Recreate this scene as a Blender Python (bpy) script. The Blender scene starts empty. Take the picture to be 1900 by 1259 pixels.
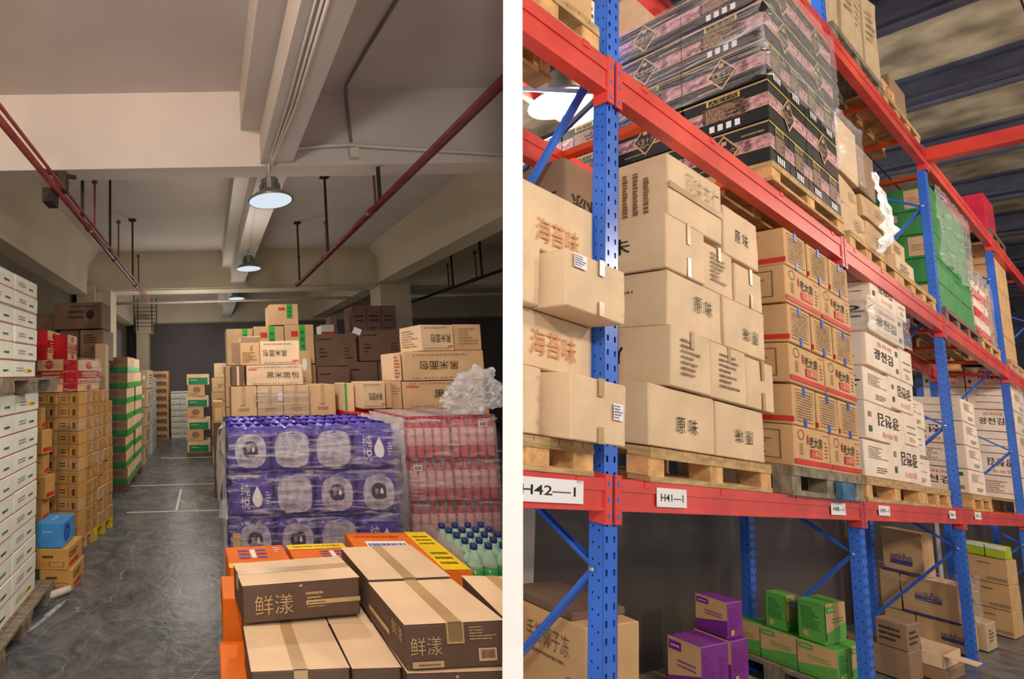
import bpy, bmesh, math, random
from mathutils import Vector, Matrix, noise
R = random.Random(7)
SC = bpy.context.scene
COL = SC.collection

# ------------------------------------------------------------------ camera
# two neighbouring halls seen past the end of the white partition between them
RL = ((0.9997106494, 0.0222825406, -0.0090612264), (-0.0212580791, 0.9946913117, 0.1006841041), (0.0112566208, -0.1004623456, 0.9948771812))
RR = ((0.4173769783, -0.1341352576, 0.8987792781), (-0.0778743677, 0.9801282864, 0.1824393735), (-0.9053905460, -0.1461378629, 0.3986372841))
PX, PY, FL = 393.4725, 608.4982, 833.6423
EYE = Vector((0, 0, 1.7))
# camera axes expressed in the world (world X = col0, Y = col2, Z = -col1 of RL)
def cam_to_world(v):
    c0 = Vector([RL[i][0] for i in range(3)]); c1 = Vector([RL[i][1] for i in range(3)]); c2 = Vector([RL[i][2] for i in range(3)])
    return Vector((c0.dot(v), c2.dot(v), -c1.dot(v)))
xa = cam_to_world(Vector((1, 0, 0))); ya = cam_to_world(Vector((0, -1, 0))); za = cam_to_world(Vector((0, 0, -1)))
cam = bpy.data.cameras.new('camera'); camo = bpy.data.objects.new('camera', cam); COL.objects.link(camo)
camo.matrix_world = Matrix(((xa.x, ya.x, za.x, EYE.x), (xa.y, ya.y, za.y, EYE.y), (xa.z, ya.z, za.z, EYE.z), (0, 0, 0, 1)))
cam.sensor_width = 36; cam.lens = FL / 1900 * 36
cam.shift_x = (950 - PX) / 1900; cam.shift_y = (PY - 629.5) / 1900
cam.clip_start = 0.05; cam.clip_end = 200
SC.camera = camo
# the rack hall: its own axes (along the rack, into the rack, up)
hU = cam_to_world(Vector([RR[i][2] for i in range(3)])); hV = cam_to_world(Vector([-RR[i][0] for i in range(3)])); hW = cam_to_world(Vector([-RR[i][1] for i in range(3)]))
HALL = Matrix(((hU.x, hV.x, hW.x, 0), (hU.y, hV.y, hW.y, 0), (hU.z, hV.z, hW.z, 1.7), (0, 0, 0, 1)))
LEFT = Matrix.Identity(4)

# ------------------------------------------------------------------ world, lights, exposure
w = bpy.data.worlds.new('world'); SC.world = w; w.use_nodes = True
w.node_tree.nodes['Background'].inputs[0].default_value = (1.0, 0.95, 0.9, 1)
w.node_tree.nodes['Background'].inputs[1].default_value = 0.46
SC.view_settings.view_transform = 'Standard'; SC.view_settings.look = 'None'
SC.view_settings.gamma = 1; SC.view_settings.exposure = 0.0; SC.view_settings.use_curve_mapping = False
SC.cycles.transparent_max_bounces = 24; SC.cycles.max_bounces = 7
def lamp(frame, p, power, radius, col, kind='POINT', aim=None, size=(1, 1), spot=None):
    l = bpy.data.lights.new('lamp_or_fill', kind); l.energy = power; l.color = col
    if kind == 'AREA': l.shape = 'RECTANGLE'; l.size, l.size_y = size
    else: l.shadow_soft_size = radius
    if spot: l.spot_size = spot; l.spot_blend = 0.6
    o = bpy.data.objects.new('lamp_or_fill', l); COL.objects.link(o)
    P = frame @ Vector(p)
    if aim is not None:
        A = frame @ Vector(aim); o.rotation_euler = (A - P).to_track_quat('-Z', 'Y').to_euler()
    o.location = P
    return o
WARM = (1, 0.86, 0.7); NEUT = (1, 0.93, 0.84)
lamp(HALL, (-0.95, 0.32, 2.0), 190, 0.05, (1, 0.70, 0.50))
lamp(HALL, (1.0, -2.6, 2.4), 165, 0.08, WARM)                  # front fill added on the aisle side of the rack
lamp(HALL, (4.2, -2.4, 2.6), 280, 0.25, WARM)                    # next lamp down the aisle
lamp(HALL, (9.0, -2.4, 3.0), 300, 0.25, WARM)
lamp(LEFT, (-0.1, -0.4, 2.9), 100, 0.1, NEUT)                  # pendant over the spot where the picture is taken
lamp(LEFT, (0.6, 0.6, 0.5), 11, 0.5, NEUT)  # added fill low over the floor, brightens beams and ceiling

# ------------------------------------------------------------------ materials
MATS = {}
def srgb(c):
    return tuple(((x / 255) / 12.92 if x / 255 <= 0.04045 else ((x / 255 + 0.055) / 1.055) ** 2.4) for x in c) + (1,)
def mat(name, c, rough=0.8, var=0.12, scale=6.0, bump=0.0, metal=0.0, bscale=60, stretch=None, spec=0.3, c2=None, coat=0, alpha=None):
    m = bpy.data.materials.new(name); m.use_nodes = True; MATS[name] = m
    nt = m.node_tree; b = nt.nodes['Principled BSDF']
    b.inputs['Roughness'].default_value = rough; b.inputs['Metallic'].default_value = metal
    b.inputs['Specular IOR Level'].default_value = spec; b.inputs['Coat Weight'].default_value = coat
    base = srgb(c)
    tc = nt.nodes.new('ShaderNodeTexCoord'); mp = nt.nodes.new('ShaderNodeMapping'); nt.links.new(tc.outputs['Object'], mp.inputs[0])
    if stretch: mp.inputs['Scale'].default_value = stretch
    n = nt.nodes.new('ShaderNodeTexNoise'); n.inputs['Scale'].default_value = scale; n.inputs['Detail'].default_value = 6; nt.links.new(mp.outputs[0], n.inputs['Vector'])
    r = nt.nodes.new('ShaderNodeValToRGB')
    lo = srgb(c2) if c2 else tuple(x * (1 - var * 1.6) for x in base[:3]) + (1,)
    hi = tuple(min(1, x * (1 + var)) for x in base[:3]) + (1,)
    r.color_ramp.elements[0].position = 0.34; r.color_ramp.elements[0].color = lo
    r.color_ramp.elements[1].position = 0.66; r.color_ramp.elements[1].color = hi
    nt.links.new(n.outputs[0], r.inputs[0]); nt.links.new(r.outputs[0], b.inputs['Base Color'])
    if bump:
        n2 = nt.nodes.new('ShaderNodeTexNoise'); n2.inputs['Scale'].default_value = bscale; n2.inputs['Detail'].default_value = 3; nt.links.new(mp.outputs[0], n2.inputs['Vector'])
        bp = nt.nodes.new('ShaderNodeBump'); bp.inputs['Strength'].default_value = bump; bp.inputs['Distance'].default_value = 0.01
        nt.links.new(n2.outputs[0], bp.inputs['Height']); nt.links.new(bp.outputs[0], b.inputs['Normal'])
    if alpha is not None: b.inputs['Alpha'].default_value = alpha
    return m
def emit(name, c, s):
    m = bpy.data.materials.new(name); m.use_nodes = True; MATS[name] = m
    nt = m.node_tree; nt.nodes.clear(); e = nt.nodes.new('ShaderNodeEmission'); o = nt.nodes.new('ShaderNodeOutputMaterial')
    e.inputs[0].default_value = srgb(c); e.inputs[1].default_value = s; nt.links.new(e.outputs[0], o.inputs[0]); return m
def film(name, rotx=0.1, stretch=(3, 3, 40), amount=0.35, tint=(235, 235, 240), rough=0.18, lo=0.03, bump=0.7, f0=0.48, f1=0.75):
    m = bpy.data.materials.new(name); m.use_nodes = True; MATS[name] = m
    nt = m.node_tree; nt.nodes.clear(); N = nt.nodes.new; L = nt.links.new
    out = N('ShaderNodeOutputMaterial'); tr = N('ShaderNodeBsdfTransparent'); gl = N('ShaderNodeBsdfGlossy'); df = N('ShaderNodeBsdfDiffuse')
    gl.inputs['Roughness'].default_value = rough; gl.inputs['Color'].default_value = (1, 1, 1, 1); df.inputs[0].default_value = srgb(tint)
    tc = N('ShaderNodeTexCoord'); mp = N('ShaderNodeMapping'); mp.inputs['Scale'].default_value = stretch; mp.inputs['Rotation'].default_value = (rotx, 0.25, 0.1)
    L(tc.outputs['Object'], mp.inputs[0]); n = N('ShaderNodeTexNoise'); n.inputs['Scale'].default_value = 1.6; n.inputs['Detail'].default_value = 8; n.inputs['Roughness'].default_value = 0.65; n.inputs['Distortion'].default_value = 0.6
    L(mp.outputs[0], n.inputs['Vector']); r = N('ShaderNodeMapRange'); r.inputs[1].default_value = f0; r.inputs[2].default_value = f1; r.inputs[3].default_value = lo; r.inputs[4].default_value = amount  # noise mask paints white highlight and frost streaks into the film
    L(n.outputs[0], r.inputs[0]); bp = N('ShaderNodeBump'); bp.inputs['Strength'].default_value = bump; bp.inputs['Distance'].default_value = 0.02; L(n.outputs[0], bp.inputs['Height']); L(bp.outputs[0], gl.inputs['Normal'])
    mx = N('ShaderNodeMixShader'); mx.inputs[0].default_value = 0.45; L(df.outputs[0], mx.inputs[1]); L(gl.outputs[0], mx.inputs[2])
    lw = N('ShaderNodeFresnel'); lw.inputs[0].default_value = 1.12; L(bp.outputs[0], lw.inputs['Normal'])
    ad = N('ShaderNodeMath'); ad.operation = 'MAXIMUM'; L(r.outputs[0], ad.inputs[0]); L(lw.outputs[0], ad.inputs[1])
    m2 = N('ShaderNodeMixShader'); L(ad.outputs[0], m2.inputs[0]); L(tr.outputs[0], m2.inputs[1]); L(mx.outputs[0], m2.inputs[2]); L(m2.outputs[0], out.inputs[0])
    return m
CB = dict(rough=0.75, var=0.07, scale=5, bump=0.12, bscale=35)
mat('kraft', (210, 176, 134), **CB); mat('kraft_pale', (224, 194, 158), **CB); mat('kraft_grey', (196, 172, 138), **CB)
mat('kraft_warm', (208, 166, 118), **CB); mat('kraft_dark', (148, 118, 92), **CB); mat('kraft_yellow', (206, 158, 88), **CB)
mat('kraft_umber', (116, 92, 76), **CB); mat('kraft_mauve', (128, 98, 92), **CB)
mat('carton_brown', (98, 76, 64), rough=0.6, var=0.1, scale=4); mat('gold_ink', (196, 164, 116), rough=0.6)
mat('carton_black', (24, 24, 28), rough=0.35, var=0.2); mat('carton_white', (232, 236, 222), rough=0.6, var=0.05)
mat('carton_pink', (240, 220, 200), **CB); mat('carton_orange', (238, 120, 34), rough=0.45, var=0.06); mat('band_yellow', (250, 208, 30), rough=0.5)
mat('carton_blue', (70, 150, 220), rough=0.5, var=0.08); mat('carton_red', (196, 24, 34), rough=0.45, var=0.08); mat('carton_cream', (238, 200, 150), rough=0.6)
mat('carton_green', (58, 140, 70), rough=0.5, var=0.1); mat('carton_purple', (126, 40, 140), rough=0.5, var=0.1); mat('carton_lime', (96, 170, 72), rough=0.5, var=0.1)
mat('band_green', (40, 130, 80), rough=0.6); mat('tape_green', (60, 170, 70), rough=0.4); mat('tape', (188, 156, 110), rough=0.3, spec=0.6); mat('tape_blue', (44, 92, 200), rough=0.4)
mat('ink_black', (38, 34, 34), rough=0.7, var=0.02); mat('ink_brown', (120, 92, 66), rough=0.7); mat('ink_red', (206, 52, 44), rough=0.6); mat('ink_orange', (206, 142, 84), rough=0.7)
mat('ink_blue', (40, 80, 190), rough=0.6); mat('ink_white', (235, 235, 235), rough=0.6, var=0.02); mat('ink_purple', (74, 62, 120), rough=0.6); mat('ink_grey', (150, 128, 110), rough=0.7)
mat('ink_darkgreen', (40, 110, 60), rough=0.6); mat('paper', (238, 236, 238), rough=0.7, var=0.02); mat('photo_pink', (190, 140, 146), rough=0.5, var=0.5, scale=30)
mat('photo_panel', (92, 66, 60), rough=0.5, var=0.6, scale=60, c2=(30, 24, 24)); mat('gold_line', (196, 180, 90), rough=0.4); mat('lime_band', (176, 198, 40), rough=0.5)
mat('wood', (196, 160, 112), rough=0.8, var=0.2, scale=4, stretch=(2, 2, 14), bump=0.3); mat('wood_grey', (140, 128, 108), rough=0.85, var=0.25, scale=4, stretch=(3, 12, 3), bump=0.3)
mat('wood_end', (222, 170, 112), rough=0.8, var=0.2, scale=14, bump=0.4); mat('pallet_blue', (60, 110, 150), rough=0.7, var=0.3); mat('pallet_yellow', (214, 190, 50), rough=0.6)
mat('rack_red', (228, 74, 62), rough=0.33, var=0.1, scale=3, spec=0.6, c2=(204, 56, 50)); mat('rack_orange', (228, 92, 40), rough=0.4, var=0.1); mat('rack_blue', (52, 112, 222), rough=0.32, var=0.12, scale=3, spec=0.5)
mat('steel', (190, 190, 190), rough=0.3, metal=0.9); mat('dark_void', (14, 14, 18), rough=0.9, var=0.0)
mat('plaster', (208, 200, 194), rough=0.9, var=0.05, scale=1.2, bump=0.05, bscale=4); mat('plaster_warm', (206, 194, 170), rough=0.9, var=0.07, scale=0.9)
mat('wall_grey', (128, 122, 124), rough=0.9, var=0.1, scale=1); mat('wall_olive', (112, 104, 88), rough=0.9, var=0.1, scale=1); mat('white_wall', (246, 246, 246), rough=0.85, var=0.01)
mat('hall_wall', (78, 67, 63), rough=0.45, var=0.12, scale=0.8, spec=0.6); mat('insulation', (158, 146, 124), rough=0.6, var=0.3, scale=3, bump=0.9, bscale=5); mat('roof_steel', (66, 68, 84), rough=0.5, var=0.15)
mat('pipe_red', (122, 56, 56), rough=0.45, var=0.15); mat('pipe_dark', (54, 44, 44), rough=0.7); mat('conduit', (216, 208, 196), rough=0.6, var=0.04); mat('conduit_grey', (128, 128, 128), rough=0.45, metal=0.4)
mat('lamp_shell', (120, 124, 118), rough=0.35, metal=0.6); emit('lamp_glass', (226, 236, 246), 0.95); emit('hall_lamp_glass', (255, 250, 240), 45)
mat('film_purple', (84, 70, 172), rough=0.28, var=0.18, scale=14, bump=0.35, bscale=30, spec=0.6); mat('film_window', (186, 184, 204), rough=0.25, var=0.3, scale=24, bump=0.6, bscale=40, spec=0.6)
mat('film_dark', (60, 56, 92), rough=0.4, var=0.2); mat('bottle_pink', (222, 112, 122), rough=0.15, var=0.1, spec=0.6); mat('label_pink', (238, 192, 192), rough=0.35, var=0.2, scale=30); mat('cap_red', (206, 44, 70), rough=0.35)
mat('cap_blue', (32, 56, 118), rough=0.35); mat('soda_clear', (176, 214, 190), rough=0.12, var=0.1, spec=0.7); mat('soda_green', (40, 176, 72), rough=0.12, var=0.1, spec=0.7); mat('soda_label', (130, 190, 170), rough=0.3, var=0.3, scale=30)
mat('bundle_wrap', (206, 206, 204), rough=0.5, var=0.2, scale=12); mat('foam', (220, 216, 206), rough=0.6, bump=0.5)
film('stretch_film', rotx=0.45, stretch=(2.5, 2.0, 26), amount=0.85, lo=0.0, f0=0.57, f1=0.72); film('pack_film', stretch=(3, 3, 26), amount=0.8, lo=0.05, f0=0.49, f1=0.74); film('stretch_film_soft', stretch=(2.5, 2.5, 24), amount=0.85, lo=0.03, f0=0.54, f1=0.74); film('stretch_film_heavy', stretch=(1.2, 1.2, 34), amount=0.85, lo=0.06)
film('bag_film', stretch=(14, 14, 14), amount=0.8, lo=0.22, tint=(225, 228, 232)); film('shrink_film', stretch=(8, 8, 30), amount=0.5, lo=0.04, tint=(240, 225, 225))
def floor_mat():
    m = mat('concrete_floor', (118, 120, 122), rough=0.33, c2=(44, 47, 50), scale=3.6, bump=0.35, bscale=18, spec=0.5)
    nt = m.node_tree
    for q in nt.nodes:
        if q.type == 'TEX_NOISE' and abs(q.inputs['Scale'].default_value - 3.6) < 0.01: q.inputs['Detail'].default_value = 12; q.inputs['Roughness'].default_value = 0.78; q.inputs['Distortion'].default_value = 1.2
    nt = m.node_tree; b = nt.nodes['Principled BSDF']; tc = nt.nodes.new('ShaderNodeTexCoord')
    wv = nt.nodes.new('ShaderNodeTexNoise'); wv.inputs['Scale'].default_value = 0.7; wv.inputs['Distortion'].default_value = 0.8; wv.inputs['Detail'].default_value = 5; wv.inputs['Roughness'].default_value = 0.5
    nt.links.new(tc.outputs['Object'], wv.inputs['Vector'])
    r = nt.nodes.new('ShaderNodeValToRGB'); e = r.color_ramp.elements
    e[0].position = 0.497; e[0].color = (0, 0, 0, 1); e[1].position = 0.5; e[1].color = (1, 1, 1, 1); k = e.new(0.503); k.color = (0, 0, 0, 1)
    nt.links.new(wv.outputs[0], r.inputs[0])
    src = b.inputs['Base Color'].links[0].from_socket
    mx = nt.nodes.new('ShaderNodeMixRGB'); mx.blend_type = 'SCREEN'; mx.inputs[0].default_value = 0.3; mx.inputs[2].default_value = (0.3, 0.3, 0.3, 1)
    ml = nt.nodes.new('ShaderNodeMath'); ml.operation = 'MULTIPLY'; ml.inputs[1].default_value = 0.7
    nt.links.new(r.outputs[0], ml.inputs[0]); nt.links.new(ml.outputs[0], mx.inputs[0]); nt.links.new(src, mx.inputs[1]); nt.links.new(mx.outputs[0], b.inputs['Base Color'])
floor_mat()

# ------------------------------------------------------------------ mesh helpers
class MB:
    def __init__(s): s.v = []; s.f = []; s.m = []
    def add(s, vs, fs, m=0):
        n = len(s.v); s.v += [tuple(v) for v in vs]; s.f += [tuple(i + n for i in f) for f in fs]; s.m += [m] * len(fs); return s
    def box(s, x0, x1, y0, y1, z0, z1, m=0, M=None):
        vs = [Vector((x, y, z)) for z in (z0, z1) for y in (y0, y1) for x in (x0, x1)]
        if M is not None: vs = [M @ v for v in vs]
        return s.add(vs, [(0, 2, 3, 1), (4, 5, 7, 6), (0, 1, 5, 4), (2, 6, 7, 3), (0, 4, 6, 2), (1, 3, 7, 5)], m)
    def tube(s, pts, r, n=8, m=0, cap=True):
        pts = [Vector(p) for p in pts]; rings = []
        for i, p in enumerate(pts):
            d = (pts[min(i + 1, len(pts) - 1)] - pts[max(i - 1, 0)]).normalized()
            a = d.orthogonal().normalized() if i == 0 else (rings[-1][1] - d * rings[-1][1].dot(d)).normalized()
            rings.append((p, a, d.cross(a)))
        vs = []; rr = r if isinstance(r, (list, tuple)) else [r] * len(pts)
        for (p, a, b), q in zip(rings, rr): vs += [p + (a * math.cos(2 * math.pi * k / n) + b * math.sin(2 * math.pi * k / n)) * q for k in range(n)]
        fs = [(i * n + k, i * n + (k + 1) % n, (i + 1) * n + (k + 1) % n, (i + 1) * n + k) for i in range(len(pts) - 1) for k in range(n)]
        if cap: fs += [tuple(range(n - 1, -1, -1)), tuple((len(pts) - 1) * n + k for k in range(n))]
        return s.add(vs, fs, m)
    def lathe(s, prof, n=14, m=0, o=(0, 0, 0), cap=True):
        vs = [(o[0] + r * math.cos(2 * math.pi * k / n), o[1] + r * math.sin(2 * math.pi * k / n), o[2] + z) for r, z in prof for k in range(n)]
        fs = [(i * n + k, i * n + (k + 1) % n, (i + 1) * n + (k + 1) % n, (i + 1) * n + k) for i in range(len(prof) - 1) for k in range(n)]
        if cap and prof[0][0] > 1e-5: fs.append(tuple(range(n - 1, -1, -1)))
        if cap and prof[-1][0] > 1e-5: fs.append(tuple((len(prof) - 1) * n + k for k in range(n)))
        return s.add(vs, fs, m)
    def mesh(s, name, mats, smooth=False):
        me = bpy.data.meshes.new(name); me.from_pydata(s.v, [], s.f)
        for m in mats: me.materials.append(MATS[m])
        if len(mats) > 1: me.polygons.foreach_set('material_index', s.m)
        if smooth: me.polygons.foreach_set('use_smooth', [True] * len(s.f))
        me.update(); return me
def obj(name, me, parent=None, label=None):
    o = bpy.data.objects.new(name, me); COL.objects.link(o)
    if parent is not None: o.parent = parent
    if label: o['label'] = label
    return o
def tag(o, label, cat, group=None, kind=None):
    o['label'] = label; o['category'] = cat
    if group: o['group'] = group
    if kind: o['kind'] = kind
    return o
def place(o, frame, loc, yaw=0.0):
    o.matrix_world = frame @ Matrix.Translation(loc) @ Matrix.Rotation(math.radians(yaw), 4, 'Z'); return o
def empty(name, frame, loc, yaw, label, cat, group=None):
    o = bpy.data.objects.new(name, None); COL.objects.link(o); o.empty_display_size = 0.1
    place(o, frame, loc, yaw); tag(o, label, cat, group); return o
def struct(name, mb, m, frame=LEFT, smooth=False):
    o = obj(name, mb.mesh(name, [m] if isinstance(m, str) else m, smooth)); o.matrix_world = frame; o['kind'] = 'structure'; return o

# lettering: real glyph outlines, normalised to a unit square
GL = {}
def glyphs(text, bold=0.0):
    k = (text, bold)
    if k not in GL:
        c = bpy.data.curves.new('t', 'FONT'); c.body = text; c.size = 1; c.resolution_u = 2; c.offset = bold; c.fill_mode = 'FRONT'
        o = bpy.data.objects.new('t', c); COL.objects.link(o)
        bpy.context.view_layer.update()
        dg = bpy.context.evaluated_depsgraph_get(); me = bpy.data.meshes.new_from_object(o.evaluated_get(dg))
        vs = [v.co.copy() for v in me.vertices]; fs = [tuple(p.vertices) for p in me.polygons]
        x0 = min(v.x for v in vs); x1 = max(v.x for v in vs); y0 = min(v.y for v in vs); y1 = max(v.y for v in vs)
        GL[k] = ([((v.x - x0) / (x1 - x0), (v.y - y0) / (y1 - y0)) for v in vs], fs)
        bpy.data.objects.remove(o); bpy.data.curves.remove(c); bpy.data.meshes.remove(me)
    return GL[k]
def quads(rects):
    vs = []; fs = []
    for a, b, c, d in rects:
        n = len(vs); vs += [(a, b), (c, b), (c, d), (a, d)]; fs.append((n, n + 1, n + 2, n + 3))
    return vs, fs
FP = {}
def fine(rows, seed=0, ragged=True):
    k = (rows, seed, ragged)
    if k not in FP:
        r = random.Random(seed * 31 + rows); q = []
        for i in range(rows):
            y = 1 - (i + 0.85) / rows; h = 0.55 / rows; x = 0.0; end = 1 if not ragged else r.uniform(0.45, 1)
            while x < end - 0.02:
                wd = r.uniform(0.02, 0.06); q.append((x, y + r.uniform(0, h * 0.3), min(x + wd, end), y + h)); x += wd + r.uniform(0.008, 0.03)
        FP[k] = quads(q)
    return FP[k]
def shape(kind, arg):
    if kind == 'text': return glyphs(*(arg if isinstance(arg, tuple) else (arg, 0.0)))
    if kind == 'fine': return fine(*(arg if isinstance(arg, tuple) else (arg,)))
    if kind == 'rect': return quads([(0, 0, 1, 1)])
    if kind == 'frame':
        t = arg or 0.04; return quads([(0, 0, 1, t), (0, 1 - t, 1, 1), (0, t, t * 0.7, 1 - t), (1 - t * 0.7, t, 1, 1 - t)])
    if kind == 'bars':
        r = random.Random(3); q = []; x = 0
        while x < 0.97: wd = r.choice((0.02, 0.035, 0.055)); q.append((x, 0, x + wd, 1)); x += wd + r.choice((0.02, 0.03))
        return quads(q)
    if kind == 'ellipse':
        return [(0.5 + 0.5 * math.cos(2 * math.pi * k / 24), 0.5 + 0.5 * math.sin(2 * math.pi * k / 24)) for k in range(24)], [tuple(range(24))]
    if kind == 'ring':
        a = [(0.5 + 0.5 * math.cos(2 * math.pi * k / 24), 0.5 + 0.5 * math.sin(2 * math.pi * k / 24)) for k in range(24)]; b = [(0.5 + (x - 0.5) * 0.84, 0.5 + (y - 0.5) * 0.84) for x, y in a]
        return a + b, [(k, (k + 1) % 24, 24 + (k + 1) % 24, 24 + k) for k in range(24)]
    if kind == 'diamond': return [(0.5, 0), (1, 0.5), (0.5, 1), (0, 0.5)], [(0, 1, 2, 3)]
    if kind == 'dframe': return [(0.5, 0), (1, 0.5), (0.5, 1), (0, 0.5), (0.5, 0.07), (0.93, 0.5), (0.5, 0.93), (0.07, 0.5)], [(0, 1, 5, 4), (1, 2, 6, 5), (2, 3, 7, 6), (3, 0, 4, 7)]
    if kind == 'drop':
        b = [(0.5, 1.0)] + [(0.5 - 0.5 * math.sin(t), 0.36 + 0.36 * math.cos(t)) for t in [math.pi * 0.3 + i * math.pi * 1.4 / 14 for i in range(15)]]
        n = len(b); p = [(0.5, 0.36)]
        for q in (0.35, 0.7, 1.0): p += [(0.5 + (x - 0.5) * q, 0.36 + (y - 0.36) * q) for x, y in b]
        return p, [(0, 1 + k, 1 + (k + 1) % n) for k in range(n)] + [(1 + r * n + k, 1 + (r + 1) * n + k, 1 + (r + 1) * n + (k + 1) % n, 1 + r * n + (k + 1) % n) for r in (0, 1) for k in range(n)]
    if kind == 'wedge': return [(0, 0), (1, 0), (1, 1), (0, 0.45)], [(0, 1, 2, 3)]
KNAME = {'text': 'lettering', 'fine': 'fine_print', 'rect': 'printed_band', 'frame': 'printed_frame', 'bars': 'barcode', 'ellipse': 'printed_disc', 'ring': 'printed_ring', 'diamond': 'printed_diamond', 'dframe': 'diamond_outline', 'drop': 'printed_drop', 'wedge': 'printed_wedge'}
def decal(parent, size, face, kind, rect, m, arg=None, rot=0, lift=1, name=None, fold=0.0, surf=None):
    """flat print on one face (F front, L left, R right, T top) of a box of the given size; rect in fractions of the face"""
    sx, sy, sz = size; vs, fs = shape(kind, arg)
    a0, b0, a1, b1 = rect; e = 0.0009 * lift
    out = []
    for x, y in vs:
        for _ in range(rot // 90): x, y = 1 - y, x
        a = a0 + x * (a1 - a0); b = b0 + y * (b1 - b0)
        if surf: out.append(surf(a * sx, b * sz, e * 2)); continue
        if face == 'F': out.append((a * sx, -e, b * sz))
        elif face == 'L': out.append((-e, (1 - a) * sy, b * sz))
        elif face == 'R': out.append((sx + e, a * sy, b * sz))
        else: out.append((a * sx, b * sy, sz + e))
    mb = MB(); mb.add(out, fs)
    return obj(name or KNAME[kind], mb.mesh(name or KNAME[kind], [m]), parent)
NAMES = {'brown drink cartons': 'drink_carton', 'orange noodle cartons': 'noodle_carton', 'bread cartons': 'bread_carton', 'red gift cartons': 'gift_carton', 'snack cartons facing the camera': 'snack_carton', 'snack cartons facing the aisle': 'snack_carton', 'loose snack cartons': 'snack_carton',
 'white cartons of the lower left stack': 'white_carton', 'white cartons of the upper left stack': 'white_carton', 'seaweed flavour cartons': 'seaweed_carton', 'plain flavour cartons': 'flavour_carton', 'twist snack cartons': 'twist_carton', 'Korean lettered cartons': 'laver_carton', 'stack left of the third upright': 'laver_carton',
 'stack right of the third upright': 'laver_carton', 'farthest stack on the bottom beam': 'laver_carton', 'black gift cartons': 'black_carton', 'rear black gift cartons': 'black_carton', 'green cartons on the middle beam': 'green_carton', 'rear green cartons': 'green_carton', 'boxes below the bottom beam': 'juice_box',
 'green banded cartons left of the aisle': 'banded_carton', 'column right of the far aisle': 'banded_carton', 'white trays at the aisle end': 'drinks_tray', 'third left stack': 'wrapped_bundle', 'inner bundles of the pink drink stack': 'wrapped_bundle', 'grey bundles under the soda': 'wrapped_bundle', 'kraft cartons with green tape': 'taped_carton'}
BOXN = [0]
def carton_mesh(size, m, jit=0.002, bevel=0.004, bulge=0.0, topmat=None):
    sx, sy, sz = size; bm = bmesh.new(); bmesh.ops.create_cube(bm, size=1)
    r = random.Random(BOXN[0]); BOXN[0] += 1
    for v in bm.verts:
        v.co = Vector(((v.co.x + 0.5) * sx, (v.co.y + 0.5) * sy, (v.co.z + 0.5) * sz))
        v.co += Vector((r.uniform(0, jit) * (1 if v.co.x < sx / 2 else -1), r.uniform(0, jit), -r.uniform(0, jit) if v.co.z > sz / 2 else 0))
    if topmat:
        for f in bm.faces:
            if f.normal.z > 0.9: f.material_index = 1
    bmesh.ops.bevel(bm, geom=bm.edges[:], offset=min(bevel, min(size) * 0.08), segments=1, affect='EDGES')
    if jit >= 0.005:      # soft dents and sagging panels
        bmesh.ops.subdivide_edges(bm, edges=bm.edges[:], cuts=5, use_grid_fill=True)
        cc = Vector((sx / 2, sy / 2, sz / 2)); k_ = r.uniform(0, 90)
        for v in bm.verts:
            n1 = noise.noise(v.co * 7 + Vector((k_, 0, 0))); q_ = v.co - cc
            ed_ = sum((abs(q_.x) > sx * 0.46, abs(q_.y) > sy * 0.46, abs(q_.z) > sz * 0.46))
            v.co -= Vector((q_.x / sx, q_.y / sy, 0)) * (jit * (0.9 * n1 + 0.5) * (1.0 if ed_ > 1 else 0.7))
    me = bpy.data.meshes.new('carton'); bm.to_mesh(me); bm.free(); me.materials.append(MATS[m])
    if topmat: me.materials.append(MATS[topmat])
    return me
# tape: thin strip over the seam of a face, running along 'h' or 'v' of that face, folding over both ends
def tape(parent, size, face, pos=0.5, along='h', w=0.05, m='tape', ends=True, span=(0, 1)):
    sx, sy, sz = size; t = 0.0016; mb = MB(); L = 0.05
    if face == 'T':
        if along == 'h':
            y0 = pos * sy - w / 2; mb.box(span[0] * sx - (t if ends else 0), span[1] * sx + (t if ends else 0), y0, y0 + w, sz - 0.001, sz + t)
            if ends: mb.box(-t, 0.001, y0, y0 + w, sz - L, sz + t); mb.box(sx - 0.001, sx + t, y0, y0 + w, sz - L, sz + t)
        else:
            x0 = pos * sx - w / 2; mb.box(x0, x0 + w, -t if ends else 0, sy, sz - 0.001, sz + t)
            if ends: mb.box(x0, x0 + w, -t, 0.001, sz - L, sz + t)
    elif face == 'F':
        if along == 'v': x0 = pos * sx - w / 2; mb.box(x0, x0 + w, -t, 0.001, span[0] * sz, span[1] * sz)
        else: z0 = pos * sz - w / 2; mb.box(span[0] * sx, span[1] * sx, -t, 0.001, z0, z0 + w)
    elif face == 'L':
        if along == 'v': y0 = pos * sy - w / 2; mb.box(-t, 0.001, y0, y0 + w, span[0] * sz, span[1] * sz)
        else: z0 = pos * sz - w / 2; mb.box(-t, 0.001, 0, sy, z0, z0 + w)
    return obj('tape', mb.mesh('tape', [m]), parent)
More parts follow.
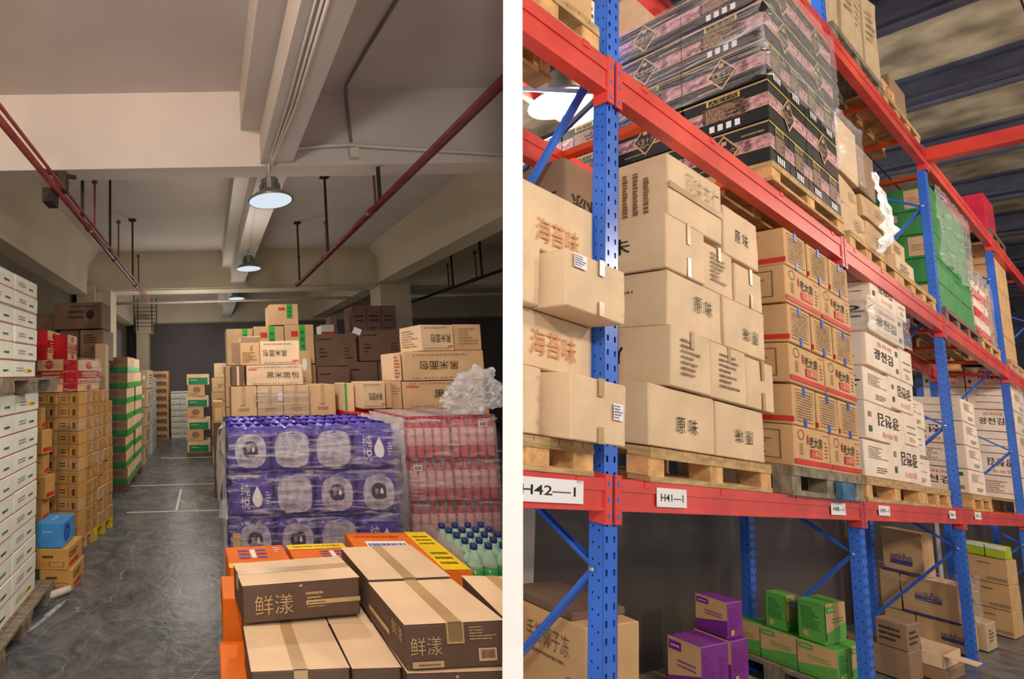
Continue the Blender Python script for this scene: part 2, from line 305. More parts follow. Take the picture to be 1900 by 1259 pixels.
def carton(frame, loc, size, m, label, group=None, yaw=0, cat='box', prints=(), tapes=(), name=None, jit=0.003, topmat=None, seam=None):
    name = name or NAMES.get(group, 'carton')
    o = obj(name, carton_mesh(size, m, jit, topmat=topmat)); place(o, frame, loc, yaw); tag(o, label, cat, group)
    for p in prints: decal(o, size, *p)
    for t in tapes: tape(o, size, **t)
    if seam:      # gap between the closing flaps
        f, along = seam; mb = MB(); sx, sy, sz = size
        if f == 'F': mb.box(sx / 2 - 0.0015, sx / 2 + 0.0015, -0.0012, 0.001, 0.01, sz - 0.01) if along == 'v' else mb.box(0.01, sx - 0.01, -0.0012, 0.001, sz / 2 - 0.0015, sz / 2 + 0.0015)
        else: mb.box(0.01, sx - 0.01, sy / 2 - 0.0015, sy / 2 + 0.0015, sz - 0.001, sz + 0.0012) if along == 'h' else mb.box(sx / 2 - 0.0015, sx / 2 + 0.0015, 0.01, sy - 0.01, sz - 0.001, sz + 0.0012)
        obj('flap_seam', mb.mesh('flap_seam', ['ink_brown']), o)
    return o
def pallet(frame, loc, L, D, label, H=0.12, m='wood', mb_='wood_end', yaw=0, group=None, nb=3, nd=5):
    root = empty('pallet', frame, loc, yaw, label, 'pallet', group)
    t = H * 0.16
    for i in range(nb):
        for j in range(3):
            bx = i * (L - 0.12) / (nb - 1); by = j * (D - D * 0.16) / 2; w_ = MB(); k = R.uniform(-0.006, 0.006)
            w_.box(bx + k, bx + 0.12 + k, by + 0.004, by + D * 0.16, t, H - 2 * t); obj('block', w_.mesh('block', [mb_]), root)
    for j in range(3): w_ = MB(); by = j * (D - D * 0.16) / 2; w_.box(0, L, by, by + D * 0.16, 0, t); obj('bottom_board', w_.mesh('bottom_board', [m]), root)
    for j in range(3): w_ = MB(); by = j * (D - D * 0.16) / 2; w_.box(0, L, by, by + D * 0.16, H - 2 * t, H - t); obj('stringer_board', w_.mesh('stringer_board', [m]), root)
    for j in range(nd * 2 - 1):
        if j % 2 and nd > 5: continue
        bw = L / (nd * 2 - 1); w_ = MB(); w_.box(j * bw + 0.004, (j + 1) * bw - 0.004, 0, D, H - t, H); obj('deck_board', w_.mesh('deck_board', [m]), root)
    return root
ORD = ['first', 'second', 'third', 'fourth', 'fifth', 'sixth', 'seventh', 'eighth', 'ninth', 'tenth', 'eleventh', 'twelfth']
# stretch film: a thin crumpled skin round a load (front, left, right and top sides)
def wrap(frame, loc, size, label, m='stretch_film', yaw=0, sides='FLRT', amp=0.008, n=26, name='stretch_film', cat='plastic film', off=0.01):
    sx, sy, sz = size; mb = MB(); sd = R.uniform(0, 50)
    def grid(fn, nu, nv):
        vs = [fn(i / nu, j / nv) for j in range(nv + 1) for i in range(nu + 1)]
        mb.add(vs, [(j * (nu + 1) + i, j * (nu + 1) + i + 1, (j + 1) * (nu + 1) + i + 1, (j + 1) * (nu + 1) + i) for j in range(nv) for i in range(nu)])
    def d(p): return amp * (0.5 + noise.noise(Vector((p[0] * 7 + sd, p[1] * 7, p[2] * 22))))
    def fF(a, b): x = a * sx; z = b * sz; return (x, -off - d((x, 0, z)), z)
    def fL(a, b): y = a * sy; z = b * sz; return (-off - d((0, y, z)), y, z)
    def fR(a, b): y = a * sy; z = b * sz; return (sx + off + d((9, y, z)), y, z)
    def fT(a, b): x = a * sx; y = b * sy; return (x, y, sz + off + d((x, y, 5)))
    for c, fn in (('F', fF), ('L', fL), ('R', fR), ('T', fT)):
        if c in sides: grid(fn, n, n)
    me = mb.mesh('film', [m], True); bm = bmesh.new(); bm.from_mesh(me); bmesh.ops.remove_doubles(bm, verts=bm.verts, dist=off * 2.2 + amp); bm.to_mesh(me); bm.free()
    o = obj(name, me); place(o, frame, loc, yaw); tag(o, label, cat); return o

# ================================================================== LEFT HALL : shell
# white partition between the two halls; it starts just in front of the camera and runs away from it
PN = Vector((-0.8245, 0.56094, 0.0744)); PE = Vector((0.5625, 0.8268, 0)); PU = Vector((0.06151, -0.04185, 0.99723))
mb = MB(); T0, T1 = -0.0174, 0.0178
mb.add([EYE + PE * s + PN * t + PU * k for s in (1.15, 30) for k in (-1.9, 5.5) for t in (T0, T1)], [(0, 1, 3, 2), (4, 6, 7, 5), (0, 4, 5, 1), (2, 3, 7, 6), (0, 2, 6, 4), (1, 5, 7, 3)])
part = obj('wall_partition', mb.mesh('wall_partition', ['white_wall'])); part['kind'] = 'structure'
struct('floor_left_hall', MB().box(-2.45, 14, -3, 14.1, -0.1, 0), 'concrete_floor')
struct('ceiling_left_hall', MB().box(-2.45, 14, 1.0, 14.1, 3.95, 4.1), 'plaster')
struct('wall_left', MB().box(-2.6, -2.4, 1.2, 14.1, 0, 4.1), 'wall_olive')
struct('wall_back', MB().box(-2.45, 14, 13.95, 14.1, 0, 4.1), 'wall_grey')
struct('trim_cross_beam_near', MB().box(-2.4, 6, 3.40, 3.60, 3.32, 3.95), 'plaster')
struct('trim_cross_beam_middle', MB().box(-2.4, 8, 8.05, 8.45, 3.22, 3.95), 'plaster_warm')
struct('trim_cross_beam_far', MB().box(-2.4, 12, 13.2, 13.6, 3.22, 3.95), 'plaster_warm')
for i, (y0, y1) in enumerate(((1.0, 3.4), (3.6, 8.05), (8.45, 13.2))):
    struct('trim_long_beam', MB().box(0.45, 0.70, y0, y1, 3.34, 3.95).box(0.30, 0.45, y0, y1, 3.62, 3.95), 'plaster')
    m_ = MB(); m_.box(-2.4, -2.12, y0, y1, 3.15, 3.95)
    m_.add([(-2.12, y0, 3.7), (-1.95, y0, 3.95), (-2.12, y0, 3.95), (-2.12, y1, 3.7), (-1.95, y1, 3.95), (-2.12, y1, 3.95)], [(0, 1, 2), (3, 5, 4), (0, 3, 4, 1), (1, 4, 5, 2), (0, 2, 5, 3)])
    struct('trim_side_beam_left', m_, 'plaster_warm')
    m_ = MB(); m_.box(3.12, 3.45, y0, y1, 3.28, 3.95)
    m_.add([(3.12, y0, 3.72), (2.98, y0, 3.95), (3.12, y0, 3.95), (3.12, y1, 3.72), (2.98, y1, 3.95), (3.12, y1, 3.95)], [(0, 1, 2), (3, 5, 4), (0, 3, 4, 1), (1, 4, 5, 2), (0, 2, 5, 3)])
    struct('trim_side_beam_right', m_, 'plaster_warm')
struct('trim_column_left', MB().box(-2.3, -1.98, 7.9, 8.4, 0, 3.3).box(-1.98, -1.9, 7.95, 8.35, 0, 3.2), 'plaster_warm')
struct('trim_column_left_front', MB().box(-1.9, -1.72, 8.0, 8.5, 0, 3.25), 'plaster_warm')
struct('trim_column_right', MB().box(3.15, 3.7, 8.0, 8.5, 0, 3.4), 'plaster_warm')
struct('trim_column_far', MB().box(-2.05, -1.7, 13.0, 13.4, 0, 3.3).box(-2.05, -1.6, 12.9, 13.5, 2.9, 3.3), 'plaster_warm')
struct('door_far', MB().box(-2.39, -2.33, 9.6, 12.2, 0, 2.9), 'wall_grey')
# painted lane mark and joints on the floor
struct('trim_floor_joint', MB().box(-1.6, 1.6, 7.16, 7.19, 0, 0.002).box(-1.0, 1.2, 9.4, 9.46, 0, 0.002), 'conduit')
o = obj('lane_mark', MB().box(-0.45, -0.42, 5.85, 6.9, 0, 0.002).box(-1.05, 0.1, 5.8, 5.83, 0, 0.002).mesh('lane_mark', ['conduit'])); tag(o, 'thin white lane line painted on the dark concrete aisle', 'floor marking')

# ------------------------------------------------------------------ pipes, conduits, lamps under the ceiling
def pipe(name, pts, r, m, label, cat='pipe', group=None, smooth=True, n=10):
    o = obj(name, MB().tube(pts, r, n).mesh(name, [m], smooth)); tag(o, label, cat, group); return o
def sprinkler(label, X, Z, y0, y1, hang, m='pipe_red', r=0.022):
    root = empty('sprinkler_pipe', LEFT, (X, y0, Z), 0, label, 'pipe')
    obj('pipe_run', MB().tube([(0, 0, 0), (0, y1 - y0, 0)], r, 10).tube([(0.05, 0.0, 0.01), (0.05, y1 - y0, 0.01)], r * 0.5, 6).mesh('pipe_run', [m], True), root)
    for i, hy in enumerate(hang):
        h = MB(); h.box(-0.012, 0.012, hy - y0 - 0.012, hy - y0 + 0.012, 0, 3.95 - Z); h.box(-0.05, 0.05, hy - y0 - 0.04, hy - y0 + 0.04, 3.93 - Z, 3.95 - Z); obj('hanger', h.mesh('hanger', ['pipe_dark']), root)
        obj('sprinkler_head', MB().tube([(0.05, hy - y0 + 0.22, 0), (0.05, hy - y0 + 0.22, 0.42)], 0.01, 6).lathe([(0.02, 0.42), (0.03, 0.44), (0.004, 0.47)], 8, 0, (0.05, hy - y0 + 0.22, 0)).mesh('sprinkler_head', [m]), root)
        obj('coupling', MB().tube([(0, hy - y0 + 0.18, 0), (0, hy - y0 + 0.26, 0)], r * 1.35, 10).mesh('coupling', [m], True), root)
    return root
sp = sprinkler('red sprinkler pipe under the ceiling on the left, valve at its near end', -1.05, 3.03, 1.4, 8.0, (3.75, 4.85, 6.35))
vb = MB().box(-0.03, 0.06, 1.7, 1.78, 0.0, 0.14).tube([(-0.06, 1.62, 0.1), (0.08, 1.86, 0.16)], 0.02, 6).box(-0.09, -0.02, 1.66, 1.8, -0.1, 0.0); obj('valve', vb.mesh('valve', ['pipe_dark']), sp)
sprinkler('red sprinkler pipe running under the ceiling right of the pendant lamps', 1.4, 3.03, 1.6, 6.9, (3.45, 5.0, 6.6))
sprinkler('dark sprinkler pipe at far right beyond the right column', 4.15, 3.05, 5.5, 12.5, (6.6, 7.4, 10.2), 'pipe_dark', 0.025)
pipe('conduit_pipe', [(0.47, 3.37, 3.42), (0.9, 3.37, 3.46), (1.12, 3.37, 3.47), (1.6, 3.37, 3.43), (2.5, 3.37, 3.36)], 0.013, 'conduit', 'white conduit crossing the near ceiling beam beside the largest lamp', 'conduit')
pipe('conduit_pipe', [(1.28, 1.6, 3.93), (1.16, 2.9, 3.93), (1.13, 3.3, 3.92), (1.15, 3.37, 3.85), (1.17, 3.375, 3.5)], 0.012, 'conduit_grey', 'grey metal conduit dropping from the ceiling slab to the junction box', 'conduit')
o = obj('junction_box', MB().box(1.15, 1.22, 3.35, 3.4, 3.36, 3.44).mesh('junction_box', ['conduit'])); tag(o, 'small white junction box on the near ceiling beam', 'box')
pipe('conduit_pipe', [(0.92, 3.62, 3.9), (0.75, 5.1, 3.93), (0.72, 8.0, 3.93), (0.75, 8.03, 3.3)], 0.009, 'conduit_grey', 'thin grey conduit running along the ceiling right of the middle lamp', 'conduit')
o = obj('alarm_sensor', MB().lathe([(0.0, 0), (0.05, 0.0), (0.06, 0.03), (0.045, 0.05), (0.05, 0.08)], 12, 0, (0.79, 4.75, 3.86)).mesh('alarm_sensor', ['conduit_grey'], True)); tag(o, 'round ceiling sensor on the thin grey conduit', 'sensor')
for k, dx in enumerate((0.0, 0.03, 0.055)):
    pipe('supply_cable', [(0.50 + dx, 1.2, 3.33), (0.52 + dx, 2.6, 3.325), (0.51 + dx * 0.6, 3.2, 3.32), (0.505, 3.3, 3.25)], 0.006 + 0.002 * k, 'conduit', ['white', 'middle white', 'thicker white'][k] + ' cable under the long ceiling beam feeding the largest lamp', 'cable')
pipe('supply_cable', [(0.52, 3.3, 3.1), (0.50, 4.2, 3.33), (0.56, 5.6, 3.325), (0.565, 5.85, 3.28)], 0.005, 'conduit', 'slack cable drooping from the largest lamp to the middle lamp', 'cable')
pipe('cable_tray', [(-1.95, 8.9, 3.13), (3.1, 8.9, 3.16)], 0.028, 'conduit', 'long white horizontal tube behind the smallest lamp', 'conduit')
pipe('cable_tray', [(3.75, 8.9, 3.16), (8, 8.9, 3.19)], 0.028, 'conduit', 'white horizontal tube right of the right column', 'conduit')
pipe('cable_tray', [(-2.35, 7.98, 3.2), (-1.7, 7.98, 3.24), (3.9, 7.98, 3.25)], 0.012, 'conduit', 'thin pale cable along the foot of the middle ceiling beam', 'cable')
la = MB()
for zz in range(7): la.box(-0.28, 0.22, -0.01, 0.01, zz * 0.08, zz * 0.08 + 0.012)
for xx in (-0.28, -0.2, 0.1, 0.2): la.box(xx, xx + 0.02, -0.012, 0.012, -0.1, 0.6 if abs(xx) < 0.25 else 1.23)
o = obj('hanging_rack', la.mesh('hanging_rack', ['pipe_dark'])); place(o, LEFT, (-1.28, 9.5, 2.72)); tag(o, 'dark ladder shaped bracket hanging under the ceiling above the far aisle', 'bracket')
def pendant(loc, s, label, power):
    root = empty('pendant_lamp', LEFT, loc, 0, label, 'lamp', 'pendant lamps over the aisle')
    obj('shade', MB().lathe([(0.165, 0), (0.172, 0.004), (0.13, 0.045), (0.08, 0.075), (0.074, 0.08)], 28, cap=False).mesh('shade', ['lamp_shell'], True), root).scale = (s,) * 3
    obj('lens', MB().lathe([(0.0, 0.002), (0.16, 0.002)], 28).mesh('lens', ['lamp_glass']), root).scale = (s,) * 3
    fn = MB().lathe([(0.06, 0.08), (0.06, 0.17), (0.05, 0.175)], 20)
    for k in range(20):
        a = 2 * math.pi * k / 20; fn.box(0.055, 0.082, -0.003, 0.003, 0.082, 0.125 + 0.0, M=Matrix.Rotation(a, 4, 'Z')); fn.box(0.05, 0.068, -0.003, 0.003, 0.13, 0.165, M=Matrix.Rotation(a, 4, 'Z'))
    obj('heat_sink', fn.mesh('heat_sink', ['lamp_shell']), root).scale = (s,) * 3
    obj('hook', MB().tube([(0, 0, 0.17), (0, 0, 0.22), (0.0, 0.0, 0.30)], 0.012, 8).box(-0.03, 0.03, -0.02, 0.02, 0.19, 0.215).mesh('hook', ['steel']), root).scale = (s,) * 3
    lamp(LEFT, (loc[0], loc[1], loc[2] - 0.03), power, 0.12, NEUT, 'SPOT', (loc[0], loc[1], 0), spot=2.6)
pendant((0.50, 3.28, 2.985), 1.0, 'largest and nearest pendant lamp with grey bell shade', 90)
pendant((0.575, 5.9, 3.08), 1.0, 'middle pendant lamp hanging below the long ceiling beam', 90)
pendant((0.585, 8.66, 3.14), 1.0, 'smallest and farthest pendant lamp in front of the white tube', 90)
lamp(LEFT, (-0.25, 8.1, 2.3), 44, 0.5, NEUT); lamp(LEFT, (0.4, 4.6, 2.75), 16, 0.4, NEUT); lamp(LEFT, (-0.5, 11.5, 2.2), 34, 0.4, NEUT)  # fill lights added along the aisle, no fixtures of their own

# ------------------------------------------------------------------ foreground: brown drink cartons on orange cartons
FS = (0.418, 0.24, 0.125)
def drink(loc, size, yaw, label, front=True, side=False, tp=True):
    pr = [('T', 'rect', (0, 0, 1, 1), 'kraft_pale', None, 0, 0.3, 'lid_face')]
    if front:
        pr += [('F', 'text', (0.10, 0.2, 0.42, 0.72), 'gold_ink', ('鲜漾', -0.005)), ('F', 'fine', (0.53, 0.62, 0.68, 0.76), 'gold_ink', (1, 3, False)), ('F', 'fine', (0.54, 0.52, 0.66, 0.62), 'gold_ink', (1, 3, False)),
               ('F', 'rect', (0.53, 0.38, 0.995, 0.5), 'gold_ink'), ('F', 'fine', (0.545, 0.4, 0.7, 0.48), 'carton_brown', (1, 8, False), 0, 2), ('F', 'fine', (0.54, 0.3, 0.8, 0.36), 'gold_ink', (1, 9)), ('F', 'diamond', (0.47, 0.86, 0.51, 0.95), 'gold_ink')]
    if side: pr += [('L', 'rect', (0.0, 0.32, 0.6, 0.45), 'gold_ink'), ('L', 'text', (0.62, 0.5, 0.95, 0.85), 'gold_ink', '鲜漾')]
    return carton(LEFT, loc, size, 'carton_brown', label, 'brown drink cartons', yaw, prints=[p for p in pr], tapes=[dict(face='T', pos=0.55, along='h', w=0.035)] if tp == True else ([dict(face='T', pos=0.5, along='v', w=0.04)] if tp == 'v' else []))
def P(*a): return a
drink((0.100, 1.595, 0.862), (0.415, 0.185, 0.122), 6, 'dark brown drink carton with gold lettering standing alone on the upper layer, left')
drink((0.535, 1.615, 0.862), (0.29, 0.29, 0.122), 2, 'brown drink carton behind, plain lid with a broad tape across', front=False, tp='v')
b3 = carton(LEFT, (0.540, 1.345, 0.858), (0.292, 0.262, 0.122), 'carton_brown', 'brown drink carton nearest the viewer with torn tape and a barcode on its end', 'brown drink cartons', 2, prints=[
    ('T', 'rect', (0, 0, 1, 1), 'kraft_pale', None, 0, 0.3, 'lid_face'), ('F', 'text', (0.05, 0.32, 0.36, 0.72), 'gold_ink', ('鲜漾', -0.005)), ('F', 'rect', (0.06, 0.05, 0.37, 0.19), 'gold_ink'), ('F', 'fine', (0.12, 0.08, 0.33, 0.16), 'carton_brown', (1, 4, False), 0, 2),
    ('F', 'fine', (0.64, 0.6, 0.92, 0.92), 'gold_ink', (5, 5)), ('F', 'rect', (0.72, 0.14, 0.9, 0.42), 'kraft'), ('F', 'bars', (0.74, 0.2, 0.88, 0.39), 'carton_brown', None, 0, 2), ('L', 'rect', (0.0, 0.32, 0.6, 0.45), 'gold_ink'), ('L', 'text', (0.68, 0.5, 0.95, 0.85), 'gold_ink', '鲜漾')],
    tapes=[dict(face='T', pos=0.5, along='v', w=0.042), dict(face='F', pos=0.5, along='v', w=0.05, span=(0.55, 1))])
drink((0.838, 1.355, 0.858), (0.2, 0.285, 0.122), -6, 'brown drink carton at the right edge beside the partition', front=False, side=True, tp='v')
drink((0.105, 1.375, 0.728), (0.285, 0.232, 0.122), 1, 'pale lidded drink carton in the lower layer at the bottom left corner', tp='v', front=False)
drink((0.395, 1.375, 0.728), (0.142, 0.232, 0.122), 0, 'pale lidded drink carton in the lower layer beside the nearest carton', tp=False, front=False)
drink((0.105, 1.615, 0.724), (0.285, 0.19, 0.122), 0, 'lower layer drink carton directly under the lettered brown carton, left', tp='v', front=False)
drink((0.395, 1.615, 0.724), (0.142, 0.19, 0.122), 0, 'lower layer drink carton under the lettered brown carton, right', tp=False, front=False)
drink((0.541, 1.615, 0.735), (0.28, 0.27, 0.122), 0, 'lower layer drink carton under the taped lid carton', tp=False, front=False)
drink((0.541, 1.345, 0.73), (0.285, 0.262, 0.122), 0, 'lower layer drink carton under the barcode carton', tp=False)
drink((0.83, 1.345, 0.73), (0.2, 0.27, 0.122), 0, 'lower layer drink carton at the foot of the partition', tp=False, front=False)
def orange(loc, size, label, yaw=0, top=None, left=None, g='orange noodle cartons', front=()):
    pr = []
    if top == 'A': pr = [('T', 'rect', (0, 0.0, 1, 0.2), 'band_yellow'), ('T', 'fine', (0.2, 0.35, 0.38, 0.85), 'ink_blue', (3, 3, False)), ('T', 'fine', (0.5, 0.35, 0.66, 0.85), 'ink_blue', (3, 3, False)), ('T', 'rect', (0.4, 0.4, 0.48, 0.8), 'paper'), ('T', 'fine', (0.8, 0.6, 0.92, 0.9), 'ink_white', (3, 1))]
    if top == 'B': pr = [('T', 'rect', (0, 0.72, 1, 0.97), 'band_yellow'), ('T', 'fine', (0.1, 0.8, 0.9, 0.9), 'ink_brown', (1, 5, False), 0, 2), ('T', 'fine', (0.5, 0.3, 0.64, 0.65), 'ink_blue', (3, 3, False)), ('T', 'fine', (0.75, 0.25, 0.95, 0.65), 'ink_blue', (3, 3, False)), ('T', 'rect', (0.66, 0.3, 0.73, 0.6), 'paper')]
    if top == 'C': pr = [('T', 'rect', (0.72, 0, 0.98, 1), 'band_yellow'), ('T', 'fine', (0.76, 0.6, 0.94, 0.9), 'ink_black', (3, 3, False)), ('T', 'fine', (0.76, 0.1, 0.94, 0.45), 'ink_black', (3, 3, False), ), ('T', 'rect', (0.16, 0.55, 0.62, 0.72), 'paper'), ('T', 'fine', (0.18, 0.4, 0.6, 0.7), 'ink_blue', (2, 3, False), 0, 2), ('T', 'fine', (0.08, 0.82, 0.6, 0.9), 'ink_red', (1, 6, False))]
    if left == 'band': pr += [('L', 'rect', (0.0, 0.62, 1, 0.95), 'band_yellow'), ('L', 'fine', (0.3, 0.66, 0.6, 0.9), 'ink_black', (2, 3, False), 0, 2)]
    if left == 'logo': pr += [('L', 'text', (0.15, 0.15, 0.9, 0.5), 'ink_blue', ('E2', 0.02))]
    pr += list(front)
    return carton(LEFT, loc, size, 'carton_orange', label, g, yaw, prints=pr)
OW = 0.285
orange((0.075, 2.04, 0.66), (0.285, 0.24, 0.2), 'orange noodle carton, front left of the row before the purple bottles', 3, 'A', 'logo')
orange((0.37, 2.05, 0.66), (0.28, 0.24, 0.2), 'orange noodle carton with a yellow band along its far edge, middle of the row', 2, 'B')
orange((0.665, 1.97, 0.665), (0.42, 0.45, 0.2), 'large orange noodle carton with a wide yellow side stripe, right of the row', -3, 'C')
orange((0.955, 1.86, 0.45), (0.14, 0.1, 0.2), 'orange carton sliver beside the green soda', 0)
orange((0.035, 1.83, 0.64), (0.23, 0.19, 0.2), 'orange noodle carton with yellow end stripe at the left edge of the pile', 0, None, 'band')
orange((0.27, 1.83, 0.52), (0.6, 0.19, 0.2), 'orange carton under the lower brown cartons, behind', 0)
for k in range(3):
    z = 0.52 - 0.205 * (k + (1 if k == 9 else 0))
    orange((0.045 if k % 2 else 0.02, 1.37, 0.505 - 0.205 * k + 0.012 * (k == 0)), (0.32, 0.4, 0.2), 'orange noodle carton in the left pile, %s layer below the brown cartons' % ORD[k], 0, None, 'logo' if k == 1 else None,
           front=[('F', 'fine', (0.1, 0.3, 0.9, 0.7), 'ink_white', (4, k))])
    orange((0.37, 1.37, 0.505 - 0.205 * k), (0.66, 0.4, 0.2), 'orange noodle carton hidden behind the left pile, %s layer' % ORD[k], 0)
    orange((0.04, 1.85, 0.425 - 0.205 * k + 0.205 * 0), (0.3, 0.43, 0.2), 'orange noodle carton behind the left pile, %s layer' % ORD[k], 0, None, 'band' if k != 1 else None)
    orange((0.36, 2.05, 0.45 - 0.205 * k), (0.58, 0.26, 0.2), 'orange noodle carton inside the pile before the purple bottles, %s layer' % ORD[k], 0)
pallet(LEFT, (0.03, 1.37, -0.0), 1.0, 0.95, 'low wooden pallet under the orange noodle cartons', 0.03)
o = obj('wooden_stake', MB().box(0.115, 0.155, 2.5, 2.53, 0, 0.84).mesh('wooden_stake', ['wood'])); tag(o, 'upright strip of wood between the purple bottles and the orange cartons', 'wood')

# ------------------------------------------------------------------ purple packs of bottled water
PS = (0.232, 0.225, 0.245)
def psurf(x, z, e=0.0):        # bulging front of a shrink-wrapped pack
    sx, sy, sz = PS; u = x / sx; v = z / sz
    y = 0.012 * (1 - abs(math.sin(math.pi * 4 * u)) ** 0.7) * (0.4 + 0.6 * math.sin(math.pi * min(1, max(0, v))) ** 0.5)
    y += 0.03 * (abs(2 * u - 1) ** 7 + abs(2 * v - 1) ** 7) + 0.006 * noise.noise(Vector((x * 30, z * 30, 1)))
    return (x, y - e, z)
def pack_body():
    sx, sy, sz = PS; mb = MB(); n = 22
    def grid(fn, flip=False):
        vs = [fn(i / n, j / n) for j in range(n + 1) for i in range(n + 1)]
        fs = [(j * (n + 1) + i, j * (n + 1) + i + 1, (j + 1) * (n + 1) + i + 1, (j + 1) * (n + 1) + i) for j in range(n) for i in range(n)]
        mb.add(vs, [f[::-1] for f in fs] if flip else fs)
    def rnd(u): return 0.03 * abs(2 * u - 1) ** 7
    grid(lambda a, b: psurf(a * sx, b * sz))
    grid(lambda a, b: (a * sx, sy - psurf(a * sx, b * sz)[1], b * sz), True)
    grid(lambda a, b: (psurf(a * sx, b * sz)[1] * 0.8, a * sy, b * sz), True)
    grid(lambda a, b: (sx - psurf(a * sx, b * sz)[1] * 0.8, a * sy, b * sz))
    def top(a, b): return (a * sx, b * sy, sz - 0.022 * (1 - abs(math.sin(math.pi * 4 * a) * math.sin(math.pi * 3 * b)) ** 0.6) - rnd(a) * 0.6 - rnd(b) * 0.6)
    grid(top); grid(lambda a, b: (a * sx, b * sy, 0.002), True)
    me = mb.mesh('water_pack', ['film_purple'], True); bm = bmesh.new(); bm.from_mesh(me); bmesh.ops.remove_doubles(bm, verts=bm.verts, dist=0.004); bm.to_mesh(me); bm.free(); me.polygons.foreach_set('use_smooth', [True] * len(me.polygons)); return me
PACK = pack_body()
def disc_patch(cx, cz, rx, rz, m, name, e, n=20, rings=5, sq=2.6):
    vs = [psurf(cx, cz, e)]; fs = []
    for r_ in range(1, rings + 1):
        for k in range(n):
            t = 2 * math.pi * k / n; c, s_ = math.cos(t), math.sin(t); q = r_ / rings
            x = cx + rx * q * math.copysign(abs(c) ** (2 / sq), c); z = cz + rz * q * math.copysign(abs(s_) ** (2 / sq), s_); vs.append(psurf(x, z, e))
    fs += [(0, 1 + k, 1 + (k + 1) % n) for k in range(n)]
    for r_ in range(rings - 1): fs += [(1 + r_ * n + k, 1 + (r_ + 1) * n + k, 1 + (r_ + 1) * n + (k + 1) % n, 1 + r_ * n + (k + 1) % n) for k in range(n)]
    mb = MB(); mb.add(vs, fs); return mb.mesh(name, [m], True)
WIN = disc_patch(PS[0] / 2, 0.115, 0.088, 0.095, 'film_window', 'clear_window', 0.008); BLOB = disc_patch(PS[0] / 2, 0.118, 0.098, 0.1, 'film_window', 'clear_window', 0.008, sq=3.2); CORE = disc_patch(PS[0] / 2, 0.125, 0.042, 0.045, 'film_dark', 'window_emblem', 0.011)
def water_pack(loc, style, label):
    o = obj('water_pack', PACK); place(o, LEFT, loc, R.uniform(-2.5, 2.5)); tag(o, label, 'bottled water', 'purple packs of bottled water')
    if style == 'win':
        wn = obj('clear_window', WIN, o); obj('window_emblem', CORE, wn)
        decal(wn, (PS[0], PS[1], PS[2]), 'F', 'text', (0.40, 0.45, 0.5, 0.58), 'ink_white', '悦', surf=lambda x, z, e: psurf(x, z, e + 0.013)); decal(wn, PS, 'F', 'drop', (0.53, 0.45, 0.6, 0.6), 'ink_white', surf=lambda x, z, e: psurf(x, z, e + 0.013))
    if style == 'blob': obj('clear_window', BLOB, o)
    if style == 'text':
        decal(o, PS, 'F', 'text', (0.2, 0.5, 0.42, 0.76), 'ink_white', '纯', surf=lambda x, z, e: psurf(x, z, e + 0.013)); decal(o, PS, 'F', 'text', (0.2, 0.2, 0.42, 0.47), 'ink_white', '悦', surf=lambda x, z, e: psurf(x, z, e + 0.013))
        decal(o, PS, 'F', 'drop', (0.48, 0.25, 0.72, 0.72), 'label_pink' if 0 else 'paper', surf=lambda x, z, e: psurf(x, z, e + 0.013)); decal(o, PS, 'F', 'fine', (0.8, 0.3, 0.95, 0.6), 'ink_white', (5, 2), surf=lambda x, z, e: psurf(x, z, e + 0.013))
    return o
COLN = ['leftmost', 'second from left', 'third from left', 'rightmost']
STY = [['win', 'blob', 'blob', 'text'], ['text', 'blob', 'win', 'win'], ['win', 'win', 'blob', 'text'], ['win', 'text', 'win', 'win'], ['win'] * 4]
for r_ in range(5):
    for c in range(4):
        z = 1.145 - 0.247 * r_; sh = 0.012 * r_
        water_pack((0.115 + sh * 0.6 + c * 0.236, 2.6 - 0.0 * r_ + R.uniform(-0.01, 0.01), z), STY[r_][c], 'purple water pack, %s, %s row from the top of its stack' % (COLN[c], ORD[r_]))
        if r_ == 0:
            for d_ in (1, 2): water_pack((0.11 + c * 0.236, 2.6 + d_ * 0.232, z + R.uniform(-0.004, 0.004)), None, 'purple water pack, %s, on the top layer, %s behind the front' % (COLN[c], ('one place', 'two places')[d_ - 1]))
    if r_:
        for d_ in (1, 2): water_pack((0.115, 2.6 + d_ * 0.232, 1.145 - 0.247 * r_), None, 'purple water pack on the left flank, %s row down, %s behind the corner' % (ORD[r_], ('one place', 'two places')[d_ - 1]))
pallet(LEFT, (0.1, 2.6, 0), 0.98, 0.7, 'wooden pallet under the purple water packs', 0.155)
wrap(LEFT, (0.105, 2.585, 0.17), (0.965, 0.72, 1.23), 'crumpled clear stretch film wound round the purple water packs', 'pack_film', amp=0.014, n=40, sides='FLR')
wrap(LEFT, (0.085, 2.6, 0.9), (0.02, 0.5, 0.45), 'loose bunched tail of clear film at the left edge of the purple water packs', 'bag_film', amp=0.04, n=16, sides='FLT')

